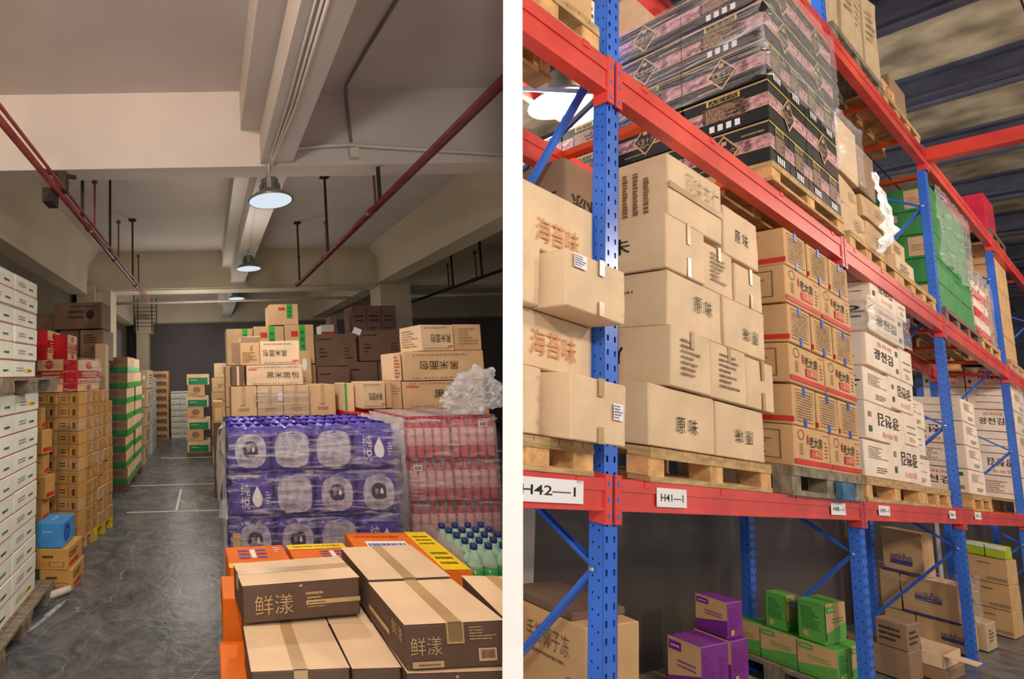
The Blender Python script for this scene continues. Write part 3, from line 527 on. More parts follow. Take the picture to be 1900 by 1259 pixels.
# ------------------------------------------------------------------ pink drink bottles in shrink packs
BOT = MB().lathe([(0.022, 0), (0.0265, 0.008), (0.0265, 0.105), (0.024, 0.115), (0.0265, 0.125), (0.026, 0.18), (0.012, 0.225), (0.0115, 0.24)], 10).mesh('pink_bottle', ['bottle_pink'], True)
LAB = MB().lathe([(0.0271, 0.075), (0.0275, 0.08), (0.0275, 0.178), (0.0262, 0.186)], 10).mesh('bottle_label', ['label_pink'], True)
CAP = MB().lathe([(0.0145, 0.236), (0.015, 0.24), (0.015, 0.256), (0.0, 0.2565)], 10).mesh('bottle_cap', ['cap_red'], True)
def bottle_pack(loc, nx, ny, label, pitch=0.0562, tagx=None):
    root = empty('bottle_pack', LEFT, loc, 0, label, 'bottled drinks', 'shrink packs of pink drinks')
    for j in range(ny):
        for i in range(nx):
            b = obj('bottle', BOT, root); b.location = ((i + 0.5) * pitch + R.uniform(-.001, .001), (j + 0.5) * pitch, 0)
            obj('bottle_label', LAB, b); obj('bottle_cap', CAP, b)
    n = 10; sx, sy, sz = nx * pitch, ny * pitch, 0.262; mb = MB()
    for (a, b, c, d) in (((0, -.002), (sx, -.002), 0, 0),): pass
    pts = [(0, 0), (sx, 0), (sx, sy), (0, sy)]
    for k in range(4):
        (xa_, ya_), (xb, yb) = pts[k], pts[(k + 1) % 4]; off = Vector((yb - ya_, xa_ - xb, 0)).normalized() * 0.003
        vs = [(xa_ + (xb - xa_) * i / n + off.x * (1 + noise.noise(Vector((i, j, k)))), ya_ + (yb - ya_) * i / n + off.y * (1 + noise.noise(Vector((i, j, k)))), sz * j / 4) for j in range(5) for i in range(n + 1)]
        mb.add(vs, [(j * (n + 1) + i, j * (n + 1) + i + 1, (j + 1) * (n + 1) + i + 1, (j + 1) * (n + 1) + i) for j in range(4) for i in range(n)])
    mb.box(0, sx, 0, sy, sz, sz + 0.001)
    obj('shrink_wrap', mb.mesh('shrink_wrap', ['shrink_film'], True), root)
    if tagx is not None:
        t = obj('paper_label', MB().box(tagx, tagx + 0.055, -0.008, -0.005, 0.19, 0.225).mesh('paper_label', ['paper']), root); obj('barcode', MB().box(tagx + .006, tagx + .049, -0.0086, -0.0079, 0.196, 0.219).mesh('barcode', ['ink_grey']), t)
    return root
X0 = 1.262
for j in range(5):
    for c in range(2):
        bottle_pack((X0 + c * 0.284, 2.9 + j * 0.1145, 1.137), 5, 2, 'pink drink pack on the top layer, %s half, %s row back' % (('left', 'right')[c], ORD[j]), tagx=0.17 if (j == 0 and c == 1) else None)
for r_ in range(1, 4):
    for c in range(2): bottle_pack((X0 + c * 0.284, 2.9, 1.137 - 0.265 * r_), 5, 1, 'pink drink pack in the front, %s layer down, %s half' % (ORD[r_], ('left', 'right')[c]), tagx=0.02 if (r_ == 1 and c == 0) else None)
    bottle_pack((X0, 2.96, 1.137 - 0.265 * r_), 1, 9, 'pink drink pack along the left flank, %s layer down' % ORD[r_])
    o = carton(LEFT, (X0 + 0.06, 2.965, 1.137 - 0.265 * r_), (0.5, 0.49, 0.262), 'bundle_wrap', 'grey wrapped bundle inside the pink drink stack, %s layer down' % ORD[r_], 'inner bundles of the pink drink stack', cat='bundle')
carton(LEFT, (X0, 2.91, 0.12), (0.55, 0.54, 0.217), 'kraft_dark', 'dark carton at the foot of the pink drink stack')
pallet(LEFT, (X0 - 0.02, 2.89, 0), 0.6, 0.6, 'wooden pallet under the pink drink stack', 0.12)
wrap(LEFT, (X0 - 0.008, 2.88, 0.34), (0.575, 0.62, 1.05), 'loose clear film hanging round the pink drink stack', 'stretch_film_soft', amp=0.01, n=30, sides='FL')
# crumpled plastic bag lying on the top layer
bm = bmesh.new(); bmesh.ops.create_icosphere(bm, subdivisions=5, radius=1)
for v in bm.verts:
    c = v.co.copy(); n_ = noise.fractal(c * 2.2 + Vector((3, 1, 7)), 0.6, 2.1, 6); v.co = Vector((c.x * 0.15 * (1.0 - 0.35 * c.z) , c.y * 0.16, (c.z + 1) * 0.14 * (1 - 0.0 * c.x) + 0.05 * c.x)) * 1.0 + c * (0.045 * n_)
    v.co.z = max(v.co.z, 0.0)
me = bpy.data.meshes.new('plastic_bag'); bm.to_mesh(me); bm.free(); me.materials.append(MATS['bag_film'])
o = obj('plastic_bag', me); place(o, LEFT, (1.74, 2.98, 1.402)); tag(o, 'crumpled clear plastic bag lying on the pink drink bottles', 'plastic bag')
# green soda bottles
SB = MB().lathe([(0.024, 0), (0.031, 0.006), (0.031, 0.05), (0.027, 0.07), (0.031, 0.09), (0.031, 0.145)], 12).mesh('soda_liquid', ['soda_green'], True)
SC_ = MB().lathe([(0.031, 0.145), (0.031, 0.155), (0.026, 0.175), (0.013, 0.21), (0.012, 0.228)], 12).mesh('bottle_neck', ['soda_clear'], True)
SL = MB().lathe([(0.0314, 0.06), (0.0318, 0.062), (0.0318, 0.105), (0.0314, 0.107)], 12).mesh('bottle_label', ['soda_label'], True)
SCP = MB().lathe([(0.0155, 0.224), (0.016, 0.228), (0.016, 0.246), (0.0, 0.248)], 12).mesh('bottle_cap', ['cap_blue'], True)
for j in range(5):
    for i in range(4):
        if 1.19 + i * 0.066 + 0.03 > 0.655 * (2.13 + j * 0.07): continue
        o = obj('soda_bottle', SB); place(o, LEFT, (1.195 + i * 0.068, 2.13 + j * 0.07, 0.655)); tag(o, 'green soda bottle with blue cap, %s row from the front, %s from the left' % (ORD[j], ORD[i]), 'bottle', 'green soda bottles')
        obj('bottle_neck', SC_, o); obj('bottle_label', SL, o); obj('bottle_cap', SCP, o)
wrap(LEFT, (1.155, 2.1, 0.655), (0.26, 0.36, 0.235), 'clear shrink film round the green soda bottles', 'stretch_film_soft', amp=0.006, n=16, sides='FL')
for k in range(3): carton(LEFT, (1.12, 2.08, 0.0 + 0.2185 * k), (0.32, 0.42, 0.216), 'bundle_wrap', 'grey wrapped bundle under the green soda bottles, %s from the floor' % ORD[k], 'grey bundles under the soda', cat='bundle')

# ------------------------------------------------------------------ middle distance: bread cartons and the wrapped row
C4 = [0.193, 0.42, 0.645, 0.872]
for i, x in enumerate(C4):
    carton(LEFT, (x, 3.9, 1.3), (0.222, 0.42, 0.285), 'kraft', 'kraft carton in the shiny wrapped row behind the purple water, %s' % COLN[i], 'wrapped row of kraft cartons', prints=[('F', 'fine', (0.3, 0.25, 0.7, 0.35), 'ink_brown', (2, 4 + i, False)), ('F', 'fine', (0.35, 0.4, 0.65, 0.44), 'ink_brown', (1, i))] + ([('F', 'rect', (0.8, 0.55, 0.98, 0.78), 'paper')] if i == 1 else []),
           tapes=[dict(face='F', pos=0.5, along='v', w=0.03, m='tape', span=(0.45, 1))])
wrap(LEFT, (0.4, 3.895, 1.3), (0.48, 0.1, 0.285), 'shiny stretch film drawn tight over the middle of the wrapped kraft row', 'stretch_film_heavy', amp=0.006, n=24, sides='F')
for k in range(4):
    for c in range(2):
        carton(LEFT, (0.193 + c * 0.453, 3.9, 0.12 + k * 0.293), (0.45, 0.42, 0.29), 'kraft_warm', 'large kraft carton under the wrapped row, %s layer, %s' % (ORD[3 - k], ('left', 'right')[c]), 'base cartons under the wrapped row',
               prints=[('F', 'rect', (0.4, 0.8, 0.6, 1.0), 'tape_green')] if k == 3 else [])
pallet(LEFT, (0.19, 3.88, 0), 0.95, 0.45, 'wooden pallet under the wrapped kraft row', 0.12)
def bread(loc, size, yaw, label, rot=0, m='kraft_pale', txt=(0.3, 0.35, 0.85, 0.65), lf=True, extra=()):
    f180 = rot == 180
    pr = [('F', 'text', txt, 'ink_black', ('黑米面包', 0.0), rot), ('F', 'fine', (0.08, 0.86, 0.92, 0.94) if not f180 else (0.12, 0.82, 0.8, 0.92), 'ink_grey', (1, 2, False)), ('F', 'fine', (0.1, 0.05, 0.9, 0.13), 'ink_grey', (1, 6, False)),
          ('F', 'fine', ((0.8, 0.08, 0.96, 0.24) if f180 else (0.04, 0.72, 0.2, 0.88)), 'ink_red', (1, 7, False))]
    if lf: pr += [('L', 'fine', (0.1, 0.15, 0.9, 0.85), 'ink_grey', (7, 4))]
    return carton(LEFT, loc, size, m, label, 'bread cartons', yaw, prints=pr + list(extra), jit=0.006)
# upper open carton, seen on its open left end
o = bread((0.455, 3.93, 1.765), (0.35, 0.3, 0.21), -2, 'pale bread carton lying upside down on top of the central pile with open flaps', 180, txt=(0.08, 0.35, 0.68, 0.62), lf=False)
e = carton(LEFT, (0.285, 3.95, 1.765), (0.175, 0.28, 0.2), 'kraft_warm', 'end of an opened kraft carton with small print, beside the upside down bread carton', None, -2, prints=[('F', 'fine', (0.12, 0.12, 0.9, 0.6), 'ink_brown', (6, 1)), ('F', 'wedge', (0.5, 0.65, 0.65, 0.92), 'ink_grey')])
f = MB(); f.add([(0.0, 0, 0.2), (0.17, 0, 0.2), (0.18, -0.03, 0.245), (0.02, -0.03, 0.25), (0, 0.004, 0.2), (0.17, 0.004, 0.2), (0.18, -0.026, 0.248), (0.02, -0.026, 0.253)], [(0, 1, 2, 3), (4, 7, 6, 5), (0, 4, 5, 1), (1, 5, 6, 2), (2, 6, 7, 3), (3, 7, 4, 0)])
f.box(0, 0.17, 0.05, 0.055, 0.2, 0.235); obj('top_flap', f.mesh('top_flap', ['kraft_pale']), e)
f = MB(); f.add([(0, 0, 0), (-0.07, -0.02, 0.03), (-0.08, -0.01, 0.2), (0, 0, 0.2), (0, .004, 0), (-0.068, -0.016, 0.03), (-0.078, -0.006, 0.2), (0, .004, 0.2)], [(0, 3, 2, 1), (4, 5, 6, 7), (0, 1, 5, 4), (1, 2, 6, 5), (2, 3, 7, 6)]); obj('side_flap', f.mesh('side_flap', ['kraft_dark']), e)
bread((0.33, 3.925, 1.588), (0.5, 0.32, 0.175), -1, 'bread carton upright under the upside down one, half in its shadow', 0, txt=(0.36, 0.36, 0.92, 0.66))
carton(LEFT, (0.205, 3.94, 1.588), (0.11, 0.3, 0.172), 'kraft_umber', 'dark upright carton edge left of the half shaded bread carton', prints=[('F', 'rect', (0.42, 0.02, 0.6, 0.98), 'kraft_pale')])
# cartons with green tape standing behind
def greentape(loc, size, label, red=True, at=0.5):
    carton(LEFT, loc, size, 'kraft', label, 'kraft cartons with green tape', prints=[('F', 'rect', (at, 0.3, at + 0.2, 1.0), 'tape_green'), ('F', 'fine', (at + 0.04, 0.36, at + 0.16, 0.9), 'ink_darkgreen', (3, 3, False), 0, 2)] + ([('F', 'rect', (at - 0.28, 0.7, at - 0.05, 0.84), 'ink_red')] if red else []))
for k in range(4):
    for c in range(2): carton(LEFT, (0.19 + c * 0.5, 4.95, 0.0 + k * 0.445), (0.495, 0.42, 0.44), 'kraft_warm', 'tall kraft carton in the rear pile, %s from the floor, %s' % (ORD[k], ('left', 'right')[c]), 'tall cartons of the rear central pile',
           prints=[('F', 'rect', (0.8, 0.62, 0.92, 0.8), 'paper'), ('F', 'fine', (0.3, 0.3, 0.7, 0.45), 'ink_brown', (2, k))] if k == 3 else [])
carton(LEFT, (0.95, 4.78, 1.25), (0.15, 0.15, 0.67), 'kraft', 'narrow upright kraft carton with a white sticker behind the upside down bread carton', prints=[('F', 'ellipse', (0.35, 0.68, 0.7, 0.88), 'paper'), ('F', 'fine', (0.1, 0.5, 0.7, 0.6), 'ink_brown', (2, 1))])
carton(LEFT, (0.95, 4.78, 0.0), (0.16, 0.16, 1.245), 'kraft_dark', 'tall dark carton under the narrow upright one')
greentape((0.21, 4.98, 1.785), (0.3, 0.35, 0.405), 'kraft carton with green tape, half hidden at the left of the rear row', False, 0.6)
greentape((0.515, 4.97, 1.785), (0.34, 0.38, 0.425), 'kraft carton with green tape and a red mark, middle of the rear row')
greentape((0.862, 4.97, 1.785), (0.325, 0.38, 0.435), 'kraft carton with green tape and a red mark, right of the rear row')
greentape((0.70, 5.0, 2.225), (0.33, 0.34, 0.235), 'shaded kraft carton with green tape, alone on top of the rear row', True, 0.6)
# dark boxes
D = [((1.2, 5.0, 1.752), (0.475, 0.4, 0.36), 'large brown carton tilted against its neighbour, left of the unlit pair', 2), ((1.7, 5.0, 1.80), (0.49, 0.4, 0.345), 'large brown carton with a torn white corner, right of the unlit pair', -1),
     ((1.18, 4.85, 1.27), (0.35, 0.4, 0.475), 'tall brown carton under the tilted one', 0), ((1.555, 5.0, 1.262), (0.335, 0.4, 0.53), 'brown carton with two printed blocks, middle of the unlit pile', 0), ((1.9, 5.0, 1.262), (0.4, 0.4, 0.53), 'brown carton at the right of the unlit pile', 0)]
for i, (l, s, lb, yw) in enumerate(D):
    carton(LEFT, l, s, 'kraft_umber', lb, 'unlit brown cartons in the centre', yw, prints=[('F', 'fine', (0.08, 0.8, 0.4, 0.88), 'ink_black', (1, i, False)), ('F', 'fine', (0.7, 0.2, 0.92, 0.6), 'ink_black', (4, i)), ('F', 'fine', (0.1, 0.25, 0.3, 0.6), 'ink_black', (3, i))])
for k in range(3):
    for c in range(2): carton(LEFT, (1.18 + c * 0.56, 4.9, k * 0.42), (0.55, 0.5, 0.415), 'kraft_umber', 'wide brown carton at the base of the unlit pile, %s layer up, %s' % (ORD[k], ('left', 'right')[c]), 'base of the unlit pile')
f = MB(); f.box(0, 0.09, 0, 0.003, 0, 0.07, M=Matrix.Rotation(0.4, 4, 'Y')); o = obj('paper_scrap', f.mesh('paper_scrap', ['paper'])); place(o, LEFT, (1.62, 4.98, 2.12)); tag(o, 'scrap of white paper on the unlit brown cartons', 'paper')
# far stack
for k in range(6):
    for c in range(4):
        if k == 5 and c == 0: continue
        carton(LEFT, (2.05 + c * 0.235, 7.0, 0.02 + k * 0.45), (0.23, 0.4, 0.44), 'kraft_mauve', 'mauve carton in the far stack by the right column, %s up, %s across' % (ORD[k], ORD[c]), 'mauve cartons of the far stack',
               prints=[('F', 'fine', (0.2, 0.4, 0.8, 0.7), 'ink_black', (2, 5, False)), ('F', 'fine', (0.1, 0.1, 0.8, 0.25), 'ink_black', (2, c))] if k > 3 else [])
carton(LEFT, (1.75, 6.9, 0), (0.28, 0.35, 2.25), 'kraft_mauve', 'tall pile wrapped in pink paper left of the mauve stack'); carton(LEFT, (1.77, 6.92, 2.255), (0.2, 0.3, 0.16), 'carton_white', 'white carton with a red stripe beside the mauve stack', prints=[('F', 'rect', (0, 0.1, 1, 0.3), 'ink_red')])
carton(LEFT, (1.93, 6.94, 2.255), (0.1, 0.3, 0.3), 'kraft_mauve', 'small pink carton beside the mauve stack')
# right hand pile of bread cartons
bread((1.73, 3.62, 1.845), (0.30, 0.3, 0.215), 8, 'pale bread carton turned on its side at the very top of the right pile', 180, txt=(0.3, 0.3, 0.9, 0.62), extra=[('R', 'fine', (0.05, 0.1, 0.95, 0.85), 'ink_grey', (7, 2))])
carton(LEFT, (2.03, 3.68, 1.845), (0.24, 0.28, 0.22), 'kraft', 'kraft carton with ragged edges beside the topmost bread carton', prints=[('F', 'fine', (0.2, 0.2, 0.9, 0.85), 'ink_grey', (6, 2))], jit=0.01)
bread((1.575, 3.62, 1.607), (0.66, 0.3, 0.235), 0, 'long bread carton lying upside down in the right pile, second from top', 180, txt=(0.2, 0.36, 0.68, 0.66), m='kraft')
bread((1.56, 3.62, 1.385), (0.66, 0.3, 0.22), 0, 'long bread carton upright at the bottom of the right pile above the pink drinks', 0, txt=(0.38, 0.36, 0.95, 0.68), m='kraft')
carton(LEFT, (1.47, 3.63, 1.385), (0.085, 0.28, 0.22), 'kraft', 'kraft carton end left of the lower bread carton', prints=[('F', 'fine', (0.1, 0.5, 0.9, 0.9), 'ink_grey', (4, 2))])
carton(LEFT, (1.50, 3.64, 1.607), (0.07, 0.25, 0.225), 'kraft_pale', 'narrow pale carton end left of the upside down bread carton', prints=[('F', 'fine', (0.15, 0.1, 0.85, 0.9), 'ink_red', (7, 5))])
bread((1.215, 3.6, 1.395), (0.2, 0.25, 0.215), 0, 'small bread carton with sideways lettering left of the right pile', 180, txt=(0.3, 0.3, 0.85, 0.58), lf=False)
carton(LEFT, (1.418, 3.61, 1.395), (0.05, 0.24, 0.21), 'kraft_warm', 'kraft carton sliver right of the sideways lettered one')
carton(LEFT, (1.13, 3.75, 1.36), (0.08, 0.3, 0.235), 'kraft_pale', 'pale carton with a green stripe beside the sideways lettered one', prints=[('F', 'rect', (0.0, 0.0, 0.22, 1), 'tape_green')])
for k in range(3):
    for c in range(3): carton(LEFT, (1.13 + c * 0.37, 3.6, 0.0 + k * 0.46), (0.365, 0.42, 0.455 if c else 0.447), 'kraft_warm' if c else 'carton_red', ('red' if not c else 'kraft') + ' carton under the right bread pile, %s from the floor, %s column' % (ORD[k], ORD[c]), 'base cartons of the right bread pile')

# ------------------------------------------------------------------ left side: white cartons on two pallets
def white_stack(z0, n, h, y0, y1, x0, tagn, yaw=0):
    for k in range(n):
        for c in range(2):
            ln = (y1 - y0) / 2; sh = R.uniform(-0.008, 0.004)
            pr = [('R', 'rect', (0, 0.03, 1, 0.065), 'ink_red'), ('R', 'fine', (0.15, 0.35, 0.45, 0.65), 'ink_grey', (2, k, False)), ('R', 'fine', (0.6, 0.3, 0.8, 0.55), 'ink_black', (1, c + k, False))]
            if (k, c) in ((n - 1, 1), (1, 1), (0, 1)) and k % 2 == 0: pr.append(('R', 'rect', (0.5, 0.3, 0.72, 0.55), 'band_yellow'))
            carton(LEFT, (x0 - 0.4 + sh, y0 + c * ln, z0 + k * h), (0.4, ln - 0.005, h - 0.003), 'carton_white', 'white carton with red line in the %s left stack, %s from the bottom, %s one' % (tagn, ORD[k], ('nearer', 'farther')[c]), 'white cartons of the %s left stack' % tagn, yaw, prints=pr)
white_stack(0.122, 11, 0.133, 2.75, 3.58, -1.335, 'lower')
pallet(LEFT, (-1.80, 2.7, 0), 0.56, 1.02, 'grey weathered pallet under the lower white cartons, loose boards toward the aisle', 0.12, 'wood_grey', 'wood_grey', nd=4)
pallet(LEFT, (-1.80, 2.75, 1.59), 0.56, 0.98, 'thin pallet halfway up the white stack carrying the upper white cartons', 0.11, 'wood_grey', 'wood_grey', nd=4)
white_stack(1.702, 6, 0.124, 2.75, 3.58, -1.355, 'upper')
# small snack cartons on a yellow pallet
SY = Matrix.Rotation(math.radians(-12.5), 4, 'Z'); S0 = Vector((-1.286, 4.56, 0))
def sloc(x, y, z): return tuple(S0 + (SY @ Vector((x, y, z))))
pallet(LEFT, sloc(-0.5, 0.32, 0), 0.5, 0.46, 'yellow painted pallet under the far half of the small snack cartons', 0.12, 'pallet_yellow', 'pallet_yellow', yaw=-12.5)
pallet(LEFT, sloc(-0.5, 0, 0), 0.5, 0.3, 'plain wooden pallet under the near half of the small snack cartons', 0.12, yaw=-12.5)
for k in range(11):
    z = 0.122 + k * 0.1295; two = k % 2 == 0
    for c in range(2):
        ln = 0.25; carton(LEFT, sloc(-0.5 + c * ln, 0, z), (ln - 0.003, 0.14, 0.127), 'kraft_yellow' if (k + c) % 3 else 'kraft_warm', 'small snack carton on the front of the yellow pallet stack, %s layer up, %s' % (ORD[k], ('left', 'right')[c]), 'snack cartons facing the camera', -12.5,
               prints=[('F', 'frame', (0.08, 0.12, 0.9, 0.88), 'ink_brown', 0.03), ('F', 'fine', (0.14, 0.3, 0.4, 0.72), 'ink_purple' if k > 8 else 'ink_black', (2, k, False)), ('F', 'fine', (0.5, 0.2, 0.58, 0.8), 'ink_black', (5, k)), ('F', 'bars', (0.68, 0.2, 0.82, 0.7), 'ink_black')])
    ns = 5
    for c in range(ns):
        ln = 0.64 / ns
        if k > 9 and c > 3: continue
        carton(LEFT, sloc(-0.2 + R.uniform(-0.012, 0.006), 0.145 + c * ln, z), (0.2, ln - 0.004, 0.127), R.choice(['kraft_yellow', 'kraft_yellow', 'kraft_warm', 'kraft']), 'small snack carton, aisle side of yellow pallet stack, %s layer up, %s from front' % (ORD[k], ORD[c]), 'snack cartons facing the aisle', -12.5,
               prints=[('R', 'frame', (0.1, 0.1, 0.9, 0.9), 'ink_brown', 0.04), ('R', 'fine', (0.2, 0.2, 0.8, 0.8), 'ink_brown', (5, c + k))])
carton(LEFT, sloc(-0.5, 0.15, 0.122), (0.29, 0.62, 1.41), 'kraft_warm', 'tall inner carton column of the snack stack', yaw=-12.5)
# little leaning column of loose snack cartons
for i, (x, y, z, s, yw) in enumerate([(-1.72, 4.2, 0.0, 0.2, 0), (-1.72, 4.2, 0.205, 0.2, 4), (-1.70, 4.2, 0.41, 0.2, -5), (-1.66, 4.2, 0.612, 0.2, -14), (-1.7, 4.21, 0.815, 0.19, 3), (-1.69, 4.2, 1.01, 0.21, -16), (-1.74, 4.22, 1.225, 0.19, 5)]):
    carton(LEFT, (x, y, z), (0.19, 0.15, s), 'kraft_yellow', 'loose snack carton in the uneven column behind the white stack, %s from the floor' % ORD[i], 'loose snack cartons', yw, prints=[('F', 'fine', (0.15, 0.5, 0.8, 0.8), 'ink_brown', (2, i)), ('R', 'rect', (0.1, 0.08, 0.9, 0.26), 'ink_red')])
# blue carton on two snack cartons
for k in range(2):
    carton(LEFT, (-1.42 + 0.03 * (1 - k), 3.80, 0.0 + k * 0.165), (0.27, 0.3, 0.162), 'kraft_yellow', ('lower', 'upper')[k] + ' of the two yellow-brown cartons under the blue box on the aisle floor', None, -3 - 3 * k,
           prints=[('F', 'fine', (0.2, 0.5, 0.55, 0.75), 'ink_black', (1, 3, False)), ('F', 'rect', (0.0, 0.15, 0.38, 0.38), 'ink_orange'), ('F', 'frame', (0.42, 0.15, 0.88, 0.38), 'ink_black', 0.06), ('R', 'fine', (0.1, 0.5, 0.9, 0.8), 'ink_black', (2, 2)), ('R', 'rect', (0.1, 0.12, 0.7, 0.3), 'ink_red')])
carton(LEFT, (-1.42, 3.80, 0.33), (0.22, 0.26, 0.195), 'carton_blue', 'bright blue carton with a round emblem, lying on two snack cartons', None, -5, prints=[('R', 'ellipse', (0.15, 0.15, 0.6, 0.85), 'ink_blue'), ('R', 'fine', (0.24, 0.34, 0.5, 0.66), 'carton_blue', (2, 3, False), 0, 2), ('F', 'fine', (0.25, 0.62, 0.8, 0.68), 'ink_white', (1, 2)), ('T', 'fine', (0.4, 0.3, 0.6, 0.7), 'ink_white', (3, 2))])
o = obj('foam_roll', MB().tube([(-1.25, 3.66, 0.03), (-1.13, 3.76, 0.03)], [0.028, 0.028], 12).tube([(-1.28, 3.60, 0.025), (-1.25, 3.66, 0.03)], [0.012, 0.02], 8).mesh('foam_roll', ['foam'], True)); tag(o, 'small pale roll of foam on the floor beside the grey pallet', 'foam roll')
f = MB(); f.tube([(-1.2, 3.4, 0.01), (-1.14, 3.5, 0.02), (-1.11, 3.62, 0.01), (-1.2, 3.3, 0.01), (-1.26, 3.18, 0.012)], [0.012, 0.018, 0.01, 0.02, 0.008], 6); o = obj('film_scrap', f.mesh('film_scrap', ['bag_film'], True)); tag(o, 'strip of torn film trailing from the grey pallet', 'plastic film')
# red and cream gift cartons on the snack stack
def gift(loc, size, yaw, label, face='R', big=False):
    pr = [(face, 'rect', (0.03, 0.66, 0.97, 1), 'carton_cream'), (face, 'rect', (0.03, 0.0, 0.97, 0.24), 'carton_cream'), (face, 'ellipse', (0.3, 0.7, 0.62, 0.98) if big else (0.35, 0.7, 0.65, 0.97), 'ink_red', None, 0, 2), (face, 'rect', (0.05, 0.27, 0.97, 0.4), 'kraft_pale'), (face, 'fine', (0.2, 0.42, 0.85, 0.63), 'carton_cream', (2, 3, False), 0, 2), (face, 'fine', (0.1, 0.28, 0.9, 0.38), 'ink_red', (1, 3, False), 0, 3), (face, 'ellipse', (0.4, 0.04, 0.6, 0.22), 'ink_red', None, 0, 3)]
    return carton(LEFT, loc, size, 'carton_red', label, 'red gift cartons', yaw, prints=pr)
zt_ = 1.549
gift(sloc(-0.49, 0.0, zt_), (0.31, 0.2, 0.33), -12.5, 'red and cream gift carton with a large round emblem, front of the lower row', 'F', True)
gift(sloc(-0.175, 0.0, zt_), (0.14, 0.5, 0.32), -12.5, 'red gift carton wrapped in film on the aisle side of the lower row')
gift(sloc(-0.49, 0.21, zt_), (0.3, 0.3, 0.31), -12.5, 'red gift carton hidden behind the emblem carton')
gift((-1.80, 4.62, zt_ + 0.335), (0.155, 0.42, 0.3), 0, 'red gift carton at the upper left with a plain red end', 'R')
gift((-1.64, 4.82, zt_ + 0.335), (0.14, 0.36, 0.27), 0, 'red gift carton at the upper right, narrower, cream side showing', 'R')
wrap(LEFT, sloc(-0.49, -0.01, zt_), (0.47, 0.5, 0.34), 'clear film round the lower red gift cartons', 'stretch_film_soft', -12.5, 'FR', 0.006, 20)
# big brown cartons in a heap against the left wall
for k in range(2): 
    for c in range(2): carton(LEFT, (-2.35 + c * 0.48, 5.75, k * 0.95), (0.47, 0.7, 0.94), 'kraft_umber', 'very large brown carton under the heap by the left wall, %s layer, %s' % (ORD[k], ('left', 'right')[c]), 'large base cartons by the left wall')
B = [((-2.34, 5.8, 1.9), (0.40, 0.5, 0.62), 'kraft_umber', -6, 'plain dark carton at the top left of the heap by the wall', 0), ((-1.90, 5.76, 1.9), (0.26, 0.5, 0.48), 'kraft_umber', 0, 'dark open carton in the middle of the heap by the wall', 0), ((-1.95, 5.70, 2.3), (0.62, 0.4, 0.34), 'kraft_umber', -4, 'wide dark carton with bold printing lying across the heap', 1), ((-1.62, 5.72, 1.9), (0.30, 0.5, 0.39), 'kraft_dark', -3, 'tilted kraft carton with a fragile mark at the right of the heap', 2)]
for l, s, m_, yw, lb, t in B:
    pr = [('F', 'fine', (0.3, 0.35, 0.62, 0.75), 'ink_black', (2, 3, False)), ('F', 'ellipse', (0.68, 0.35, 0.85, 0.7), 'ink_black'), ('F', 'fine', (0.35, 0.8, 0.9, 0.9), 'ink_black', (1, 3, False))] if t == 1 else ([('F', 'fine', (0.15, 0.55, 0.8, 0.85), 'ink_black', (4, 5)), ('F', 'drop', (0.68, 0.3, 0.82, 0.5), 'ink_black'), ('F', 'fine', (0.5, 0.3, 0.62, 0.45), 'ink_black', (2, 2))] if t == 2 else [])
    carton(LEFT, l, s, m_, lb, 'brown cartons heaped by the left wall', yw, prints=pr)
for k in range(3): carton(LEFT, (-1.40 + 0.015 * k, 5.42 + 0.03 * k, 0.0 + k * 0.7), (0.13, 0.25, 0.695), 'kraft_grey', 'folded grey-brown carton standing beside the snack stack, %s from the floor' % ORD[k], 'folded cartons', 4)

# stack with green bands, left of the aisle
for k in range(8):
    for c in range(2):
        z = 0.12 + k * 0.233; sh = R.uniform(-0.03, 0.02)
        carton(LEFT, (-1.56 + sh, 6.8 + c * 0.72, z), (0.34, 0.7, 0.229), 'kraft_dark', 'brown carton with green band left of the aisle, %s from the bottom, %s one' % (ORD[k], ('near', 'far')[c]), 'green banded cartons left of the aisle',
               prints=[('F', 'rect', (0, 0.0, 1, 0.32), 'band_green'), ('F', 'fine', (0.3, 0.55, 0.8, 0.8), 'ink_brown', (2, k)), ('R', 'rect', (0.0, 0.0, 1, 1), 'kraft_pale'), ('R', 'rect', (0.0, 0.0, 1, 0.35), 'tape_green', None, 0, 2), ('R', 'rect', (0.0, 0.4, 0.5, 0.9), 'carton_cream', None, 0, 2)])
pallet(LEFT, (-1.6, 6.8, 0), 0.4, 1.42, 'dark pallet under the green banded stack left of the aisle', 0.118, 'kraft_umber', 'kraft_umber')
for k in range(5):
    carton(LEFT, (-1.6 + 0.02 * k, 8.75, k * 0.36), (0.36, 0.8, 0.355), 'kraft_grey', 'kraft carton in the second stack down the left of the aisle, %s from the floor' % ORD[k], 'second left stack', prints=[('R', 'fine', (0.2, 0.2, 0.8, 0.8), 'ink_brown', (4, k)), ('F', 'rect', (0.7, 0.5, 0.85, 0.7), 'paper')])
    carton(LEFT, (-1.62, 9.9, k * 0.33), (0.38, 0.9, 0.325), 'bundle_wrap', 'grey wrapped bundle in the third stack left of the aisle, %s up' % ORD[k], 'third left stack', cat='bundle')
for k in range(9): carton(LEFT, (-1.5, 12.2, k * 0.2), (0.42, 0.6, 0.195), 'kraft_warm', 'reddish brown carton in the far stack by the column, %s from the floor' % ORD[k], 'reddish stack at the aisle end', prints=[('F', 'rect', (0.1, 0.1, 0.9, 0.6), 'ink_brown')])
